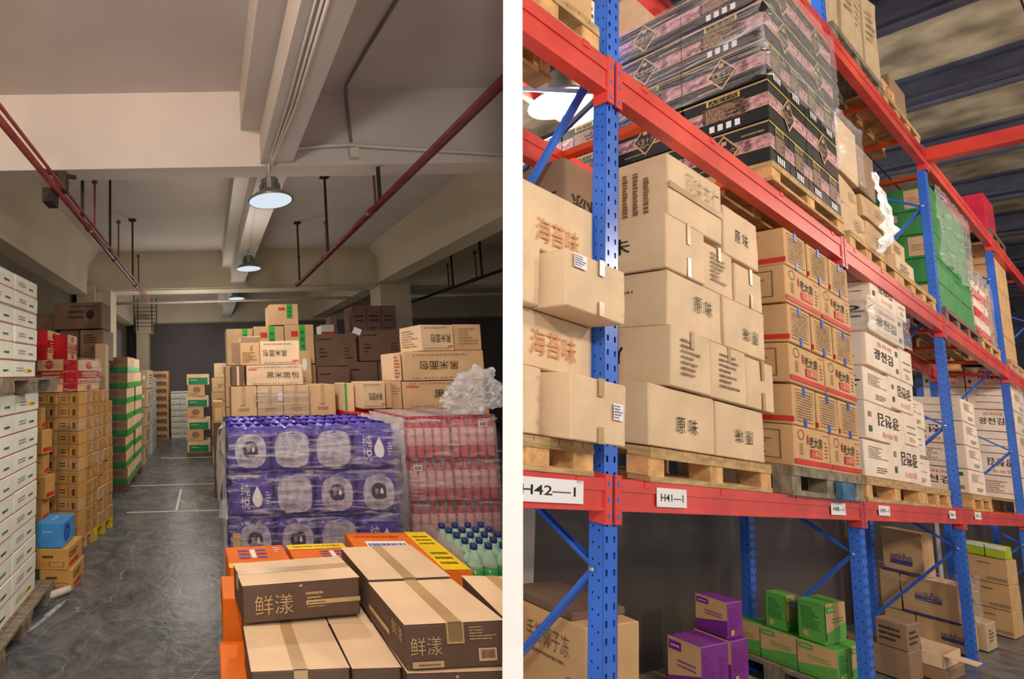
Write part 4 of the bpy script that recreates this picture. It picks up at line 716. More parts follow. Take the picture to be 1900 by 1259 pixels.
for k in range(8):
    for c in range(2): carton(LEFT, (-1.02 + c * 0.24, 12.3, 0.0 + k * 0.155), (0.235, 0.4, 0.15), 'carton_white', 'white drinks tray with dark red tops, end of aisle, %s up, %s' % (ORD[k], ('left', 'right')[c]), 'white trays at the aisle end', prints=[('F', 'fine', (0.05, 0.55, 0.95, 0.98), 'pipe_red', (1, c + k, False)), ('F', 'fine', (0.2, 0.2, 0.7, 0.35), 'ink_grey', (1, k, False))])
for k in range(7):
    z = 0.07 + 0.233 * k; g = k % 2 == 0
    if k == 0: carton(LEFT, (-0.46, 9.6, 0.0), (0.5, 0.5, 0.068), 'kraft_umber', 'low dark base under the green banded column right of the aisle', cat='base')
    carton(LEFT, (-0.45 + R.uniform(-0.03, 0.02), 9.6, z), (0.36 if not g else 0.48, 0.5, 0.23), 'kraft_warm' if not g else 'kraft_pale', ('green labelled' if g else 'plain kraft') + ' carton in the column right of the far aisle, %s from the floor' % ORD[k], 'column right of the far aisle', R.uniform(-2, 2),
           prints=[('F', 'rect', (0.08, 0.05, 0.92, 0.66), 'band_green'), ('F', 'fine', (0.16, 0.4, 0.5, 0.52), 'ink_white', (1, k, False), 0, 2)] if g else [('F', 'ellipse', (0.3, 0.3, 0.75, 0.85), 'kraft_dark'), ('F', 'fine', (0.2, 0.12, 0.75, 0.25), 'ink_brown', (1, k))])
for k in range(6):
    carton(LEFT, (0.06 + 0.01 * (k % 2), 8.6, k * 0.27), (0.36, 0.5, 0.265), ('kraft_pale', 'kraft_warm', 'kraft')[k % 3], 'mixed carton in the short column behind the green labelled one, %s from the floor' % ORD[k], 'short column at centre left', prints=[('F', 'rect', (0.0, 0.0, 1, 0.3), 'band_green')] if k == 3 else [('F', 'fine', (0.3, 0.3, 0.7, 0.6), 'ink_brown', (2, k))])
carton(LEFT, (0.12, 8.65, 1.625), (0.32, 0.4, 0.27), 'kraft', 'kraft carton with blue print on top of the short column', prints=[('F', 'fine', (0.5, 0.2, 0.9, 0.8), 'ink_blue', (4, 2))])
carton(LEFT, (0.06, 6.4, 0.0), (0.15, 0.5, 1.0), 'kraft_umber', 'dark upright carton in the gap left of the purple water'); carton(LEFT, (0.06, 6.4, 1.005), (0.14, 0.4, 0.3), 'kraft_warm', 'open kraft carton above the dark upright one', prints=[('F', 'rect', (0.2, 0.1, 0.9, 0.7), 'carton_cream')])

# ================================================================== RACK HALL : shell
FW = -1.27
struct('floor_rack_hall', MB().box(-3, 22, -4, 6, FW - 0.1, FW), 'concrete_floor', HALL)
struct('wall_rack_hall', MB().box(1.0, 22, 1.49, 1.53, FW, -0.24), 'hall_wall', HALL)
struct('wall_rack_hall_end', MB().box(21.9, 22, -4, 6, FW, 6), 'roof_steel', HALL)
struct('wall_rack_hall_back', MB().box(1.0, 22, 5.9, 6, FW, 6), 'roof_steel', HALL)
struct('trim_wall_panel', MB().box(2.35, 2.6, 1.478, 1.489, FW, -0.3).box(10.6, 10.8, 1.478, 1.489, FW, -0.26), 'plaster', HALL)
struct('ceiling_rack_hall', MB().box(2.2, 22, -4, 6, 5.0, 5.05), 'insulation', HALL)
for i in range(9):
    u = 3.5 + i * 1.95
    struct('trim_roof_beam', MB().box(u, u + 0.30, -4, 6, 4.66, 4.70).box(u + 0.1, u + 0.15, -4, 6, 4.70, 4.96).box(u, u + 0.26, -4, 6, 4.96, 5.0).tube([(u + 0.15, -4, 4.64), (u + 0.15, 6, 4.64)], 0.05, 8), 'roof_steel', HALL)
for i in range(4): struct('trim_roof_wire', MB().box(2.5, 22, -2.2 + 1.3 * i, -2.19 + 1.3 * i, 4.6, 4.61), 'dark_void', HALL)

# ------------------------------------------------------------------ the pallet rack: one bolted frame
rack = empty('pallet_rack', HALL, (2.0, 0.9, FW), 0, 'blue and red steel pallet rack, three beam levels, filling the right hall', 'rack')
RZ = lambda z: z - FW
def upright_mesh(H):
    W, Dp = 0.094, 0.042; mb = MB()
    cols = [0, 0.017, 0.029, 0.042, 0.052, 0.065, 0.077, W]; ys = [0, 0, 0, 0.008, 0.008, 0, 0, 0]
    pitch = 0.055; n = int(H / pitch); xs = cols
    lev = []
    for i in range(n): lev += [i * pitch, i * pitch + 0.016, i * pitch + 0.038]
    lev.append(H)
    yy = [0, 0, 0, 0.0, 0.0, 0, 0, 0]
    vs = [(x, 0.0, z) for z in lev for x in xs]; m = len(xs); fs = []
    for j in range(len(lev) - 1):
        for i in range(m - 1):
            if i in (1, 5) and j % 3 == 1: continue
            if i == 3: continue
            fs.append((j * m + i, j * m + i + 1, (j + 1) * m + i + 1, (j + 1) * m + i))
    mb.add(vs, fs)
    mb.box(xs[3], xs[4], 0.0, 0.010, 0, H)                # central groove strip is set back
    mb.add([(xs[3], 0.0, 0), (xs[3], 0.0, H), (xs[3], 0.01, H), (xs[3], 0.01, 0)], [(0, 1, 2, 3)])
    for x0, x1 in ((0, 0.0025), (W - 0.0025, W)): mb.box(x0, x1, 0.0, Dp, 0, H)
    mb.box(0, 0.02, Dp - 0.002, Dp, 0, H); mb.box(W - 0.02, W, Dp - 0.002, Dp, 0, H)
    mb.box(0.012, W - 0.012, 0.014, 0.015, 0, H, 1)  # dark strip put in as the shade behind the slots
    return mb.mesh('upright', ['rack_blue', 'dark_void'])
HU = 4.46; UP = upright_mesh(HU); UPT = upright_mesh(5.6); UD = MB().box(-0.0006, 0.0004, 0.012, 0.016, 0, 0.006)
sd = MB()
for i in range(60): sd.box(-0.0008, 0.0003, 0.010, 0.0135, 0.05 + i * 0.055, 0.058 + i * 0.055).box(-0.0008, 0.0003, 0.028, 0.031, 0.06 + i * 0.055, 0.068 + i * 0.055)
SD = sd.mesh('bolt_hole', ['dark_void'])
US = [-0.77, 2.0, 4.75, 7.36, 10.35, 13.1]; RV = 0.44
for i, u in enumerate(US):
    if i == 0: continue
    for v in (0.0, RV):
        p = obj('upright', UPT if i == 2 and v == 0 else UP, rack); p.location = (u - 2.0 - 0.03, v, 0)
        h = obj('bolt_hole', SD, p); h['kind'] = 'stuff'
        f = obj('foot_plate', MB().box(-0.03, 0.12, -0.02, 0.06, 0, 0.008).mesh('foot_plate', ['rack_blue']), p)
    # lattice of the end frame
    z = 0.42; s = 0; pts = [(0.93 - 0.10, 1), (1.19 - 0.1, 0)]
    zz = [0.16, 0.85, 1.16, 1.85, 2.16, 2.85, 3.16, 3.85, 4.16]
    for k in range(len(zz) - 1):
        a = (0.03, RV if k % 2 == 0 else 0.03, zz[k]); b = (0.03, 0.03 if k % 2 == 0 else RV, zz[k + 1])
        A, B_ = Vector(a), Vector(b); d = (B_ - A); M = Matrix.Translation(A) @ d.to_track_quat('Z', 'X').to_matrix().to_4x4()
        br = MB(); L_ = d.length; br.box(-0.002, 0.002, -0.018, 0.018, 0, L_, 0, M).box(0, 0.014, 0.016, 0.018, 0, L_, 0, M).box(0, 0.014, -0.018, -0.016, 0, L_, 0, M)
        o = obj('diagonal_brace', br.mesh('diagonal_brace', ['rack_blue']), rack); o.location = (u - 2.0 - 0.03, 0, 0)
        if k % 2 == 0:
            bo = obj('bolt', MB().lathe([(0.009, 0), (0.009, 0.008), (0.0, 0.012)], 8).mesh('bolt', ['steel']), rack); bo.rotation_euler = (0, -math.pi / 2, 0); bo.location = (u - 2.03 - 0.002, 0.03, zz[k + 1] + 0.006)
LV = [(-0.21, -0.10), (1.40, 1.545), (2.98, 3.125)]
def beam_mesh(L, h, y0=-0.006, y1=0.03):
    mb = MB(); mb.box(0, L, y0, y1, 0, h); mb.box(0, L, y0 - 0.004, y0, h * 0.62, h); mb.box(0, L, y0 - 0.004, y0, 0, h * 0.1); return mb
CON = {}
for li, (z0, z1) in enumerate(LV):
    for i in range(len(US) - 1):
        if li == 2 and i == 0: pass
        a, b = US[i] + 0.066, US[i + 1] - 0.032
        for v in (0.0, RV):
            m_ = 'rack_red'; o = obj('beam', beam_mesh(b - a, z1 - z0).mesh('beam', [m_]), rack); o.location = (a - 2.0, v + (0.0 if v == 0 else 0.0), RZ(z0))
            for e, x in ((0, a - 0.05), (1, b - 0.012)):
                if i == 0 and e == 0: continue
                c = MB(); t = -0.009
                cx0, cx1 = (x + 0.0, x + 0.05) if e == 0 else (x, x + 0.05)
                hh = z1 - z0 + 0.06
                c.box(cx0 + 0.004, cx1 - 0.004, t - 0.003, t + 0.002, 0, hh).box((cx1 - 0.008) if e == 0 else cx0, cx1 if e == 0 else (cx0 + 0.008), t - 0.002, 0.036, 0, hh)
                for q in range(3): c.box(cx0 + 0.018, cx0 + 0.028, t - 0.0042, t - 0.0028, 0.02 + q * hh * 0.32, 0.036 + q * hh * 0.32, 1)
                k_ = obj('beam_connector', c.mesh('beam_connector', ['rack_red', 'rack_blue']), rack); k_.location = (-2.0, v, RZ(z0) - 0.045)
        # cross bars between front and rear beam
        for t in ((0.16, 0.5, 0.84) if li else (0.15, 0.5, 0.85)):
            x = a + (b - a) * t; c = MB(); c.box(0, 0.05, 0.02, RV, 0, 0.035); o = obj('cross_bar', c.mesh('cross_bar', ['rack_orange']), rack); o.location = (x - 2.0, 0, RZ(z1) - 0.036)
        for t in (0.06, 0.3, 0.62, 0.93):
            c = MB(); c.box(0, 0.045, -0.013, 0.0, -0.004, 0.022).box(0, 0.045, -0.013, 0.02, 0.018, 0.022); o = obj('beam_clip', c.mesh('beam_clip', ['rack_red']), rack); o.location = (a + (b - a) * t - 2.0, 0, RZ(z1) - 0.02)
def sign(u0, u1, z0, z1, text):
    s = obj('location_sign', MB().box(u0 - 2, u1 - 2, -0.013, -0.0115, RZ(z0), RZ(z1)).mesh('location_sign', ['paper']), rack, 'white paper sign ' + text)
    vs, fs = glyphs(text, 0.01); mb = MB(); W_, H_ = u1 - u0, z1 - z0
    mb.add([(u0 - 2 + (0.12 + 0.76 * x) * W_, -0.0136, RZ(z0) + (0.3 + 0.4 * y) * H_) for x, y in vs], fs); obj('lettering', mb.mesh('lettering', ['ink_black']), s)
sign(1.44, 1.82, -0.19, -0.115, 'H42—1'); sign(2.31, 2.545, -0.187, -0.117, 'H41—1'); sign(4.20, 4.43, -0.185, -0.12, 'H40—1'); sign(5.05, 5.28, -0.175, -0.115, 'H39—1'); sign(6.85, 7.05, -0.17, -0.11, 'H38—1'); sign(7.75, 8.0, -0.165, -0.105, 'H37—1')
# long red tie beam crossing the aisle near the roof
o = obj('tie_beam', MB().box(7.36, 7.44, -2.2, 0.9, 3.04, 3.16).box(7.35, 7.45, -2.2, 0.9, 3.03, 3.045).mesh('tie_beam', ['rack_red'])); o.matrix_world = HALL; tag(o, 'red steel tie beam crossing above the aisle from the top of the third upright', 'beam')
# second rack behind (back to back) – only its beams show
rk2 = empty('rear_rack', HALL, (2.0, 1.55, FW), 0, 'rear pallet rack behind the black cartons, red beams in shadow', 'rack')
for z in (1.40, 2.98):
    o = obj('beam', beam_mesh(9.5, 0.12).mesh('beam', ['rack_red']), rk2); o.location = (1.4, 0.75, RZ(z))
for u in (3.4, 5.6, 8.4, 11.2):
    o = obj('upright', MB().box(0, 0.09, 0, 0.05, 0, 4.3).mesh('upright', ['rack_blue']), rk2); o.location = (u - 2, 0.78, 0)
    for k in range(5):
        A = Vector((u - 2, 0.02 if k % 2 else 0.76, 2.2 + k * 0.5)); B_ = Vector((u - 2, 0.76 if k % 2 else 0.02, 2.7 + k * 0.5)); o = obj('diagonal_brace', MB().tube([A, B_], 0.022, 4).mesh('diagonal_brace', ['roof_steel']), rk2)
    o = obj('upright', MB().box(0, 0.09, 0, 0.05, 0, 4.3).mesh('upright', ['rack_blue']), rk2); o.location = (u - 2, 0.0, 0)
# hall lamps behind the rack
def high_bay(loc, s, label, power):
    root = empty('high_bay_lamp', HALL, loc, 0, label, 'lamp')
    obj('shade', MB().lathe([(0.15 * s, 0), (0.155 * s, 0.004), (0.11 * s, 0.05 * s), (0.06 * s, 0.09 * s), (0.06 * s, 0.2 * s), (0, 0.2 * s)], 24).mesh('shade', ['lamp_shell'], True), root)
    obj('lens', MB().lathe([(0.0, -0.012), (0.08 * s, -0.008), (0.14 * s, 0.003)], 24).mesh('lens', ['hall_lamp_glass'], True), root)
    obj('cable', MB().tube([(0, 0, 0.2 * s), (0, 0, 4.9 - loc[2])], 0.008, 6).mesh('cable', ['dark_void']), root)
    lamp(HALL, (loc[0], loc[1], loc[2] - 0.1), power, 0.15, (1, 0.97, 0.92))
high_bay((4.05, 2.2, 2.98), 1.5, 'dazzling round lamp seen between the red beam and the first blue upright', 180)
high_bay((4.2, 2.0, 2.68), 1.0, 'second dazzling lamp just left of the first blue upright', 110)
lamp(HALL, (8.5, 3.5, 4.0), 160, 0.2, (1, 0.95, 0.88)); lamp(HALL, (12, -2.5, 3.4), 180, 0.2, WARM)

# ------------------------------------------------------------------ loads, first level: H42 cartons with orange lettering
BW = 0.03
pallet(HALL, (1.28, 0.895, -0.098), 0.62, 0.42, 'wooden pallet on the bottom beam left of the first upright', 0.11, nb=3)
PO = dict(rot=0)
def sea(u0, u1, w0, w1, label, v=0.9, text=None, tp=None, lab=None, m='kraft_pale', d=0.4, dots=False):
    pr = []
    if text: pr.append(('F', 'text', text, 'ink_orange', ('海苔味', 0.0)))
    if lab: pr += [('F', 'rect', lab, 'paper'), ('F', 'fine', (lab[0] + 0.01, lab[1] + 0.02, lab[2] - 0.01, lab[3] - 0.02), 'ink_purple', (5, 3, True), 0, 2)]
    if dots: pr += [('F', 'ring', (0.93, y, 0.97, y + 0.06), 'ink_grey') for y in (0.15, 0.5, 0.8)]
    return carton(HALL, (u0, v, w0), (u1 - u0, d, w1 - w0), m, label, 'seaweed flavour cartons', prints=pr, tapes=([dict(face='F', pos=tp, along='v', w=0.03, span=(0.72, 1)), dict(face='F', pos=tp, along='v', w=0.03, span=(0, 0.25))] if tp else []), jit=0.005)
sea(1.2, 1.965, 0.662, 0.90, 'wide kraft carton lettered in orange at the top of the far left stack', text=(0.52, 0.12, 0.86, 0.50), v=0.93)
sea(1.2, 1.575, 0.44, 0.658, 'plain kraft carton, second row of the far left stack, at the partition', v=0.90)
sea(1.59, 1.96, 0.440, 0.638, 'kraft carton with a white label at its upper left corner, second row, far left stack', v=0.828, lab=(0.1, 0.7, 0.3, 0.94), tp=0.55, dots=True)
sea(1.2, 1.965, 0.24, 0.437, 'wide kraft carton lettered in orange, third row of the far left stack', text=(0.5, 0.22, 0.85, 0.68), v=0.93)
sea(1.2, 1.60, 0.015, 0.236, 'plain kraft carton, bottom row of the far left stack, at the partition', v=0.9, dots=True)
sea(1.628, 1.965, 0.015, 0.229, 'kraft carton with a white label at its right, bottom row of the far left stack', v=0.828, lab=(0.72, 0.4, 0.9, 0.66), tp=0.5, dots=True)
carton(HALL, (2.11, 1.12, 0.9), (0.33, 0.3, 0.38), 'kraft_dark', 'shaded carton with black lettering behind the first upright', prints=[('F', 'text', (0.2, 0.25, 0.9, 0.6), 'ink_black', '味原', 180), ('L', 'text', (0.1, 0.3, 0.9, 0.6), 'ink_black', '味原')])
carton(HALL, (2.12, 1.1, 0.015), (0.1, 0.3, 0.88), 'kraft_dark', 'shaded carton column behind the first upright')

# plain flavour cartons
YL = ('原 味', -0.004)
def yw(u0, u1, w0, w1, label, front=None, side=None, v=0.9, d=0.42, m='kraft_pale', rot=0, txt=(0.38, 0.3, 0.72, 0.58)):
    pr = []; tp = []
    if front == 'text': pr.append(('F', 'text', txt, 'ink_black', YL, rot))
    if front == 'tape': tp = [dict(face='F', pos=0.55, along='v', w=0.028, span=(0.6, 1)), dict(face='F', pos=0.55, along='v', w=0.028, span=(0, 0.35))]
    if front == 'fine': pr.append(('F', 'fine', (0.22, 0.2, 0.78, 0.85), 'ink_brown', (7, int(u0 * 100) % 9))); tp = [dict(face='F', pos=0.5, along='v', w=0.028, span=(0.7, 1))]
    if front == 'hand': pr.append(('F', 'text', (0.3, 0.45, 0.95, 0.85), 'ink_grey', ('原味杏仁', -0.02))); tp = [dict(face='F', pos=0.48, along='h', w=0.03)]
    if side == 'fine': pr.append(('L', 'fine', (0.25, 0.2, 0.8, 0.8), 'ink_brown', (6, int(w0 * 10) % 9)))
    if side == 'finev': pr.append(('L', 'fine', (0.3, 0.1, 0.85, 0.85), 'ink_brown', (6, 3), 90))
    if side == 'text': pr.append(('L', 'text', (0.45, 0.35, 0.7, 0.65), 'ink_black', '味'))
    if side == 'text2': pr.append(('L', 'text', (0.35, 0.35, 0.62, 0.65), 'ink_black', '原', 180))
    return carton(HALL, (u0, v, w0), (u1 - u0, d, w1 - w0), m, label, 'plain flavour cartons', prints=pr, tapes=tp, jit=0.006)
S = 'of the stack beside the first upright'
yw(2.29, 2.865, 0.037, 0.283, 'dented kraft carton with black characters, bottom left ' + S, 'text', 'fine', txt=(0.38, 0.28, 0.7, 0.55))
yw(2.885, 3.40, 0.037, 0.283, 'kraft carton lettered upside down, bottom right ' + S, 'text', None, rot=180, txt=(0.35, 0.3, 0.72, 0.56))
yw(2.425, 2.785, 0.287, 0.540, 'kraft carton with printed rows, second row left ' + S, 'fine', 'text2', v=0.88)
yw(2.81, 3.175, 0.287, 0.540, 'kraft carton with small print, second row middle ' + S, 'fine', v=0.89)
yw(3.19, 3.51, 0.287, 0.532, 'kraft carton with brown tape, second row right ' + S, 'tape', v=0.89)
yw(2.46, 2.975, 0.545, 0.790, 'kraft carton with two black characters, third row left ' + S, 'text', 'fine', txt=(0.45, 0.42, 0.78, 0.72))
yw(2.995, 3.465, 0.545, 0.790, 'kraft carton lettered upside down, third row right ' + S, 'text', None, rot=180, txt=(0.42, 0.25, 0.8, 0.52))
yw(2.45, 2.81, 0.795, 1.045, 'kraft carton with brown tape, fourth row left ' + S, 'tape', 'text')
yw(2.825, 3.15, 0.795, 1.022, 'kraft carton with printed rows, fourth row middle ' + S, 'fine', v=0.91)
yw(3.17, 3.485, 0.795, 1.0, 'kraft carton with brown tape, fourth row right ' + S, 'tape', v=0.91)
yw(2.505, 3.035, 1.050, 1.355, 'kraft carton with a handwritten note, at the top ' + S, 'hand', 'finev', v=0.91)
yw(3.08, 3.50, 1.026, 1.285, 'kraft carton with black characters, upper right ' + S, 'text', None, v=0.92, txt=(0.3, 0.35, 0.68, 0.62))
pallet(HALL, (2.27, 0.89, -0.098), 1.15, 0.44, 'rough wooden pallet under the tall kraft stack beside the first upright', 0.13, nb=3)

# sesame twist cartons with red band
def ldf(u0, u1, w0, w1, kind, label, v=0.9, d=0.16):
    if kind == 'A':
        pr = [('F', 'rect', (0.0, 0.07, 1, 0.2), 'ink_red'), ('F', 'text', (0.40, 0.52, 0.78, 0.8), 'ink_black', ('老大房', 0.008)), ('F', 'rect', (0.42, 0.27, 0.76, 0.48), 'ink_red'), ('F', 'text', (0.44, 0.29, 0.74, 0.46), 'kraft_pale', ('小麻花', 0.0), 0, 2), ('F', 'fine', (0.84, 0.3, 0.93, 0.75), 'ink_brown', (5, 1)),
              ('F', 'ring', (0.1, 0.66, 0.26, 0.92), 'ink_brown'), ('F', 'fine', (0.13, 0.3, 0.22, 0.6), 'ink_brown', (6, 2, False)), ('F', 'fine', (0.8, 0.86, 0.96, 0.91), 'ink_red', (1, 2, False)), ('F', 'ellipse', (0.34, 0.58, 0.385, 0.82), 'ink_red'), ('L', 'frame', (0.15, 0.15, 0.85, 0.85), 'ink_brown', 0.03), ('L', 'fine', (0.22, 0.25, 0.78, 0.78), 'ink_brown', (8, 3))]; tp = []
    else:
        pr = [('F', 'frame', (0.1, 0.12, 0.9, 0.9), 'ink_brown', 0.02), ('F', 'fine', (0.16, 0.18, 0.84, 0.85), 'ink_brown', (10, int(u0 * 50) % 7, False)), ('L', 'rect', (0.0, 0.07, 1, 0.2), 'ink_red'), ('L', 'fine', (0.2, 0.8, 0.7, 0.86), 'ink_red', (1, 4, False)), ('L', 'fine', (0.35, 0.3, 0.55, 0.7), 'ink_brown', (6, 1))]
        tp = [dict(face='F', pos=0.48, along='v', w=0.03, m='tape_blue', span=(0.78, 1)), dict(face='F', pos=0.5, along='v', w=0.03, m='tape_blue', span=(0, 0.2))]
    u0, u1, w0, w1, v = u0 * 0.972, u1 * 0.972, w0 * 0.972, w1 * 0.972, 0.875      # the load stands a little proud of the uprights
    return carton(HALL, (u0, v, w0), (u1 - u0, d, w1 - w0), 'kraft_warm', label, 'twist snack cartons', prints=pr, tapes=tp, jit=0.004)
rows = [(0.045, 'A'), (0.262, 'B'), (0.485, 'A'), (0.705, 'B'), (0.925, 'A'), (1.143, 'B')]
for i, (w0, k) in enumerate(rows):
    us = [(3.775, 4.30), (4.325, 4.845)] if k == 'A' else ([(3.79, 4.11), (4.15, 4.48), (4.51, 4.85)])
    for j, (a, b) in enumerate(us):
        pos = (('left', 'right') if k == 'A' else ('left', 'middle', 'right'))[j]
        ldf(a, b, w0, w0 + 0.215, k, ('twist snack carton with red band and black lettering' if k == 'A' else 'twist snack carton with blue tape tabs and dense print') + ', %s, %s row from the pallet' % (pos, ORD[i]), d=0.3)
pallet(HALL, (3.60, 0.87, -0.098), 1.11, 0.42, 'weathered pallet with a blue block under the twist snack cartons', 0.142, 'wood_grey', 'wood_grey', nb=3)
o = obj('timber_block', MB().box(4.20, 4.40, 0.845, 0.868, -0.095, -0.005).mesh('timber_block', ['pallet_blue'])); o.matrix_world = HALL; tag(o, 'blue painted block at the foot of the twist snack pallet', 'wood')

# seaweed snack cartons with Korean lettering
def kr(u0, u1, w0, w1, kind, label, v=0.9, d=0.33, m='carton_pink', side=None, g='Korean lettered cartons'):
    K = ('광천김', 0.01); pr = []
    def big(f, rot): 
        return [(f, 'text', (0.2, 0.3, 0.75, 0.62) if rot == 0 else (0.3, 0.42, 0.86, 0.78), 'ink_black', K, rot), (f, 'text', (0.3, 0.72, 0.72, 0.86) if rot == 0 else (0.4, 0.12, 0.8, 0.28), 'ink_red', ('돌파래', -0.01), rot), (f, 'rect', (0.06, 0.2, 0.13, 0.36) if rot else (0.85, 0.7, 0.92, 0.86), 'ink_darkgreen'), (f, 'rect', (0.06, 0.6, 0.13, 0.74) if rot else (0.85, 0.15, 0.92, 0.3), 'ink_grey')]
    if kind == 'N': pr = big('F', 0)
    if kind == 'U': pr = big('F', 180)
    if kind == 'P': pr = [('F', 'fine', (0.15, 0.5, 0.85, 0.85), 'ink_grey', (6, 4)), ('F', 'fine', (0.4, 0.12, 0.85, 0.3), 'ink_black', (3, 5))]
    if kind == 'D': pr = [('F', 'fine', (0.15, 0.55, 0.8, 0.62), 'ink_black', (1, 6, False)), ('F', 'fine', (0.15, 0.35, 0.8, 0.41), 'ink_black', (1, 3, False)), ('F', 'fine', (0.3, 0.1, 0.7, 0.25), 'ink_grey', (3, 3))]
    if side == 'N': pr += big('L', 0)
    if side == 'U': pr += big('L', 180)
    if side == 'c': pr += [('L', 'text', (0.55, 0.4, 0.95, 0.78), 'ink_black', ('운', 0.02))]
    if side == 'D': pr += [('L', 'fine', (0.2, 0.62, 0.9, 0.68), 'ink_black', (1, 6, False)), ('L', 'fine', (0.2, 0.3, 0.9, 0.36), 'ink_black', (1, 3, False))]
    if side == 'P': pr += [('L', 'fine', (0.15, 0.2, 0.85, 0.8), 'ink_grey', (6, 4))]
    return carton(HALL, (u0, v, w0), (u1 - u0, d, w1 - w0), m, label, g, prints=pr, jit=0.004)
T = 'of the Korean lettered stack'
kr(4.92, 5.50, 0.055, 0.285, 'P', 'pale carton with small print, bottom row left ' + T, side='c'); kr(5.52, 6.24, 0.055, 0.32, 'U', 'pale carton lettered upside down, bottom row right ' + T)
kr(5.01, 5.86, 0.295, 0.533, 'U', 'pale carton lettered upside down, second row left ' + T, side='D'); kr(5.89, 6.25, 0.325, 0.55, 'D', 'pale carton with dotted print, second row right ' + T)
kr(5.03, 5.60, 0.538, 0.76, 'P', 'pale carton with small print, third row left ' + T, side='c'); kr(5.62, 6.2, 0.555, 0.78, 'U', 'pale carton lettered upside down, third row right ' + T)
kr(5.14, 5.92, 0.785, 1.01, 'N', 'pale carton with large upright lettering, fourth row ' + T, side='P'); kr(5.95, 6.25, 0.785, 1.035, 'D', 'pale carton with dotted print, fourth row right ' + T)
kr(5.24, 6.10, 1.04, 1.265, 'N', 'film covered carton, fifth row ' + T, side='c')
kr(5.35, 5.96, 1.27, 1.49, 'U', 'pale carton lettered upside down, top row ' + T, side='D'); kr(5.98, 6.22, 1.27, 1.50, 'D', 'narrow pale carton at the top right ' + T)
wrap(HALL, (5.22, 0.895, 1.03), (0.92, 0.3, 0.25), 'band of shiny stretch film round the upper part of the Korean lettered stack', 'stretch_film_heavy', amp=0.01, n=24, sides='FL')
pallet(HALL, (4.90, 0.895, -0.098), 1.32, 0.42, 'warm yellow wooden pallet under the Korean lettered stack', 0.15, nb=3)
# stacks behind the third upright
for k, (z, u1, kd, sdd) in enumerate([(0.05, 7.2, 'P', 'N'), (0.30, 7.15, 'D', 'P'), (0.53, 7.2, 'P', 'U')]):
    kr(6.50, u1, z, z + 0.225, kd, 'pale carton in the stack just left of the third upright, %s from the bottom' % ORD[k], side=sdd, v=1.0, d=0.33, g='stack left of the third upright')
kr(6.52, 6.8, 0.76, 0.95, 'D', 'single pale carton on top of the stack left of the third upright', side='D', v=1.02)
for k, (z, sdd) in enumerate([(0.05, 'N'), (0.27, 'P'), (0.49, 'U'), (0.71, 'D')]):
    kr(8.15, 8.85 - 0.05 * k, z, z + 0.215, 'P', 'pale carton in the stack right of the third upright, %s from the bottom' % ORD[k], side=sdd, v=0.94, d=0.35, g='stack right of the third upright')
for k in range(6):
    for c in range(2): kr(10.9 + 0.0 * k, 11.7, 0.06 + k * 0.262, 0.06 + k * 0.262 + 0.256, 'P', 'pinkish carton in the farthest stack on the bottom beam, %s from the bottom, %s' % (ORD[k], ('front', 'rear')[c]), side=['P', 'U', 'D', 'N', 'D', 'U'][k] if c == 0 or k in (3, 5) else 'D', v=0.93 + c * 0.29, d=0.285, g='farthest stack on the bottom beam')
wrap(HALL, (10.88, 0.92, 0.06), (0.85, 0.55, 1.58), 'cloudy stretch film round the farthest stack on the bottom beam', 'stretch_film_soft', sides='FR', amp=0.015)
for u, l in ((6.45, 'left of'), (8.1, 'right of')): pallet(HALL, (u, 0.93, -0.098), 0.85, 0.42, 'wooden pallet under the pale stack %s the third upright' % l, 0.145, nb=3)
pallet(HALL, (10.85, 0.92, -0.098), 0.9, 0.5, 'pallet under the farthest stack on the bottom beam', 0.155, nb=3)

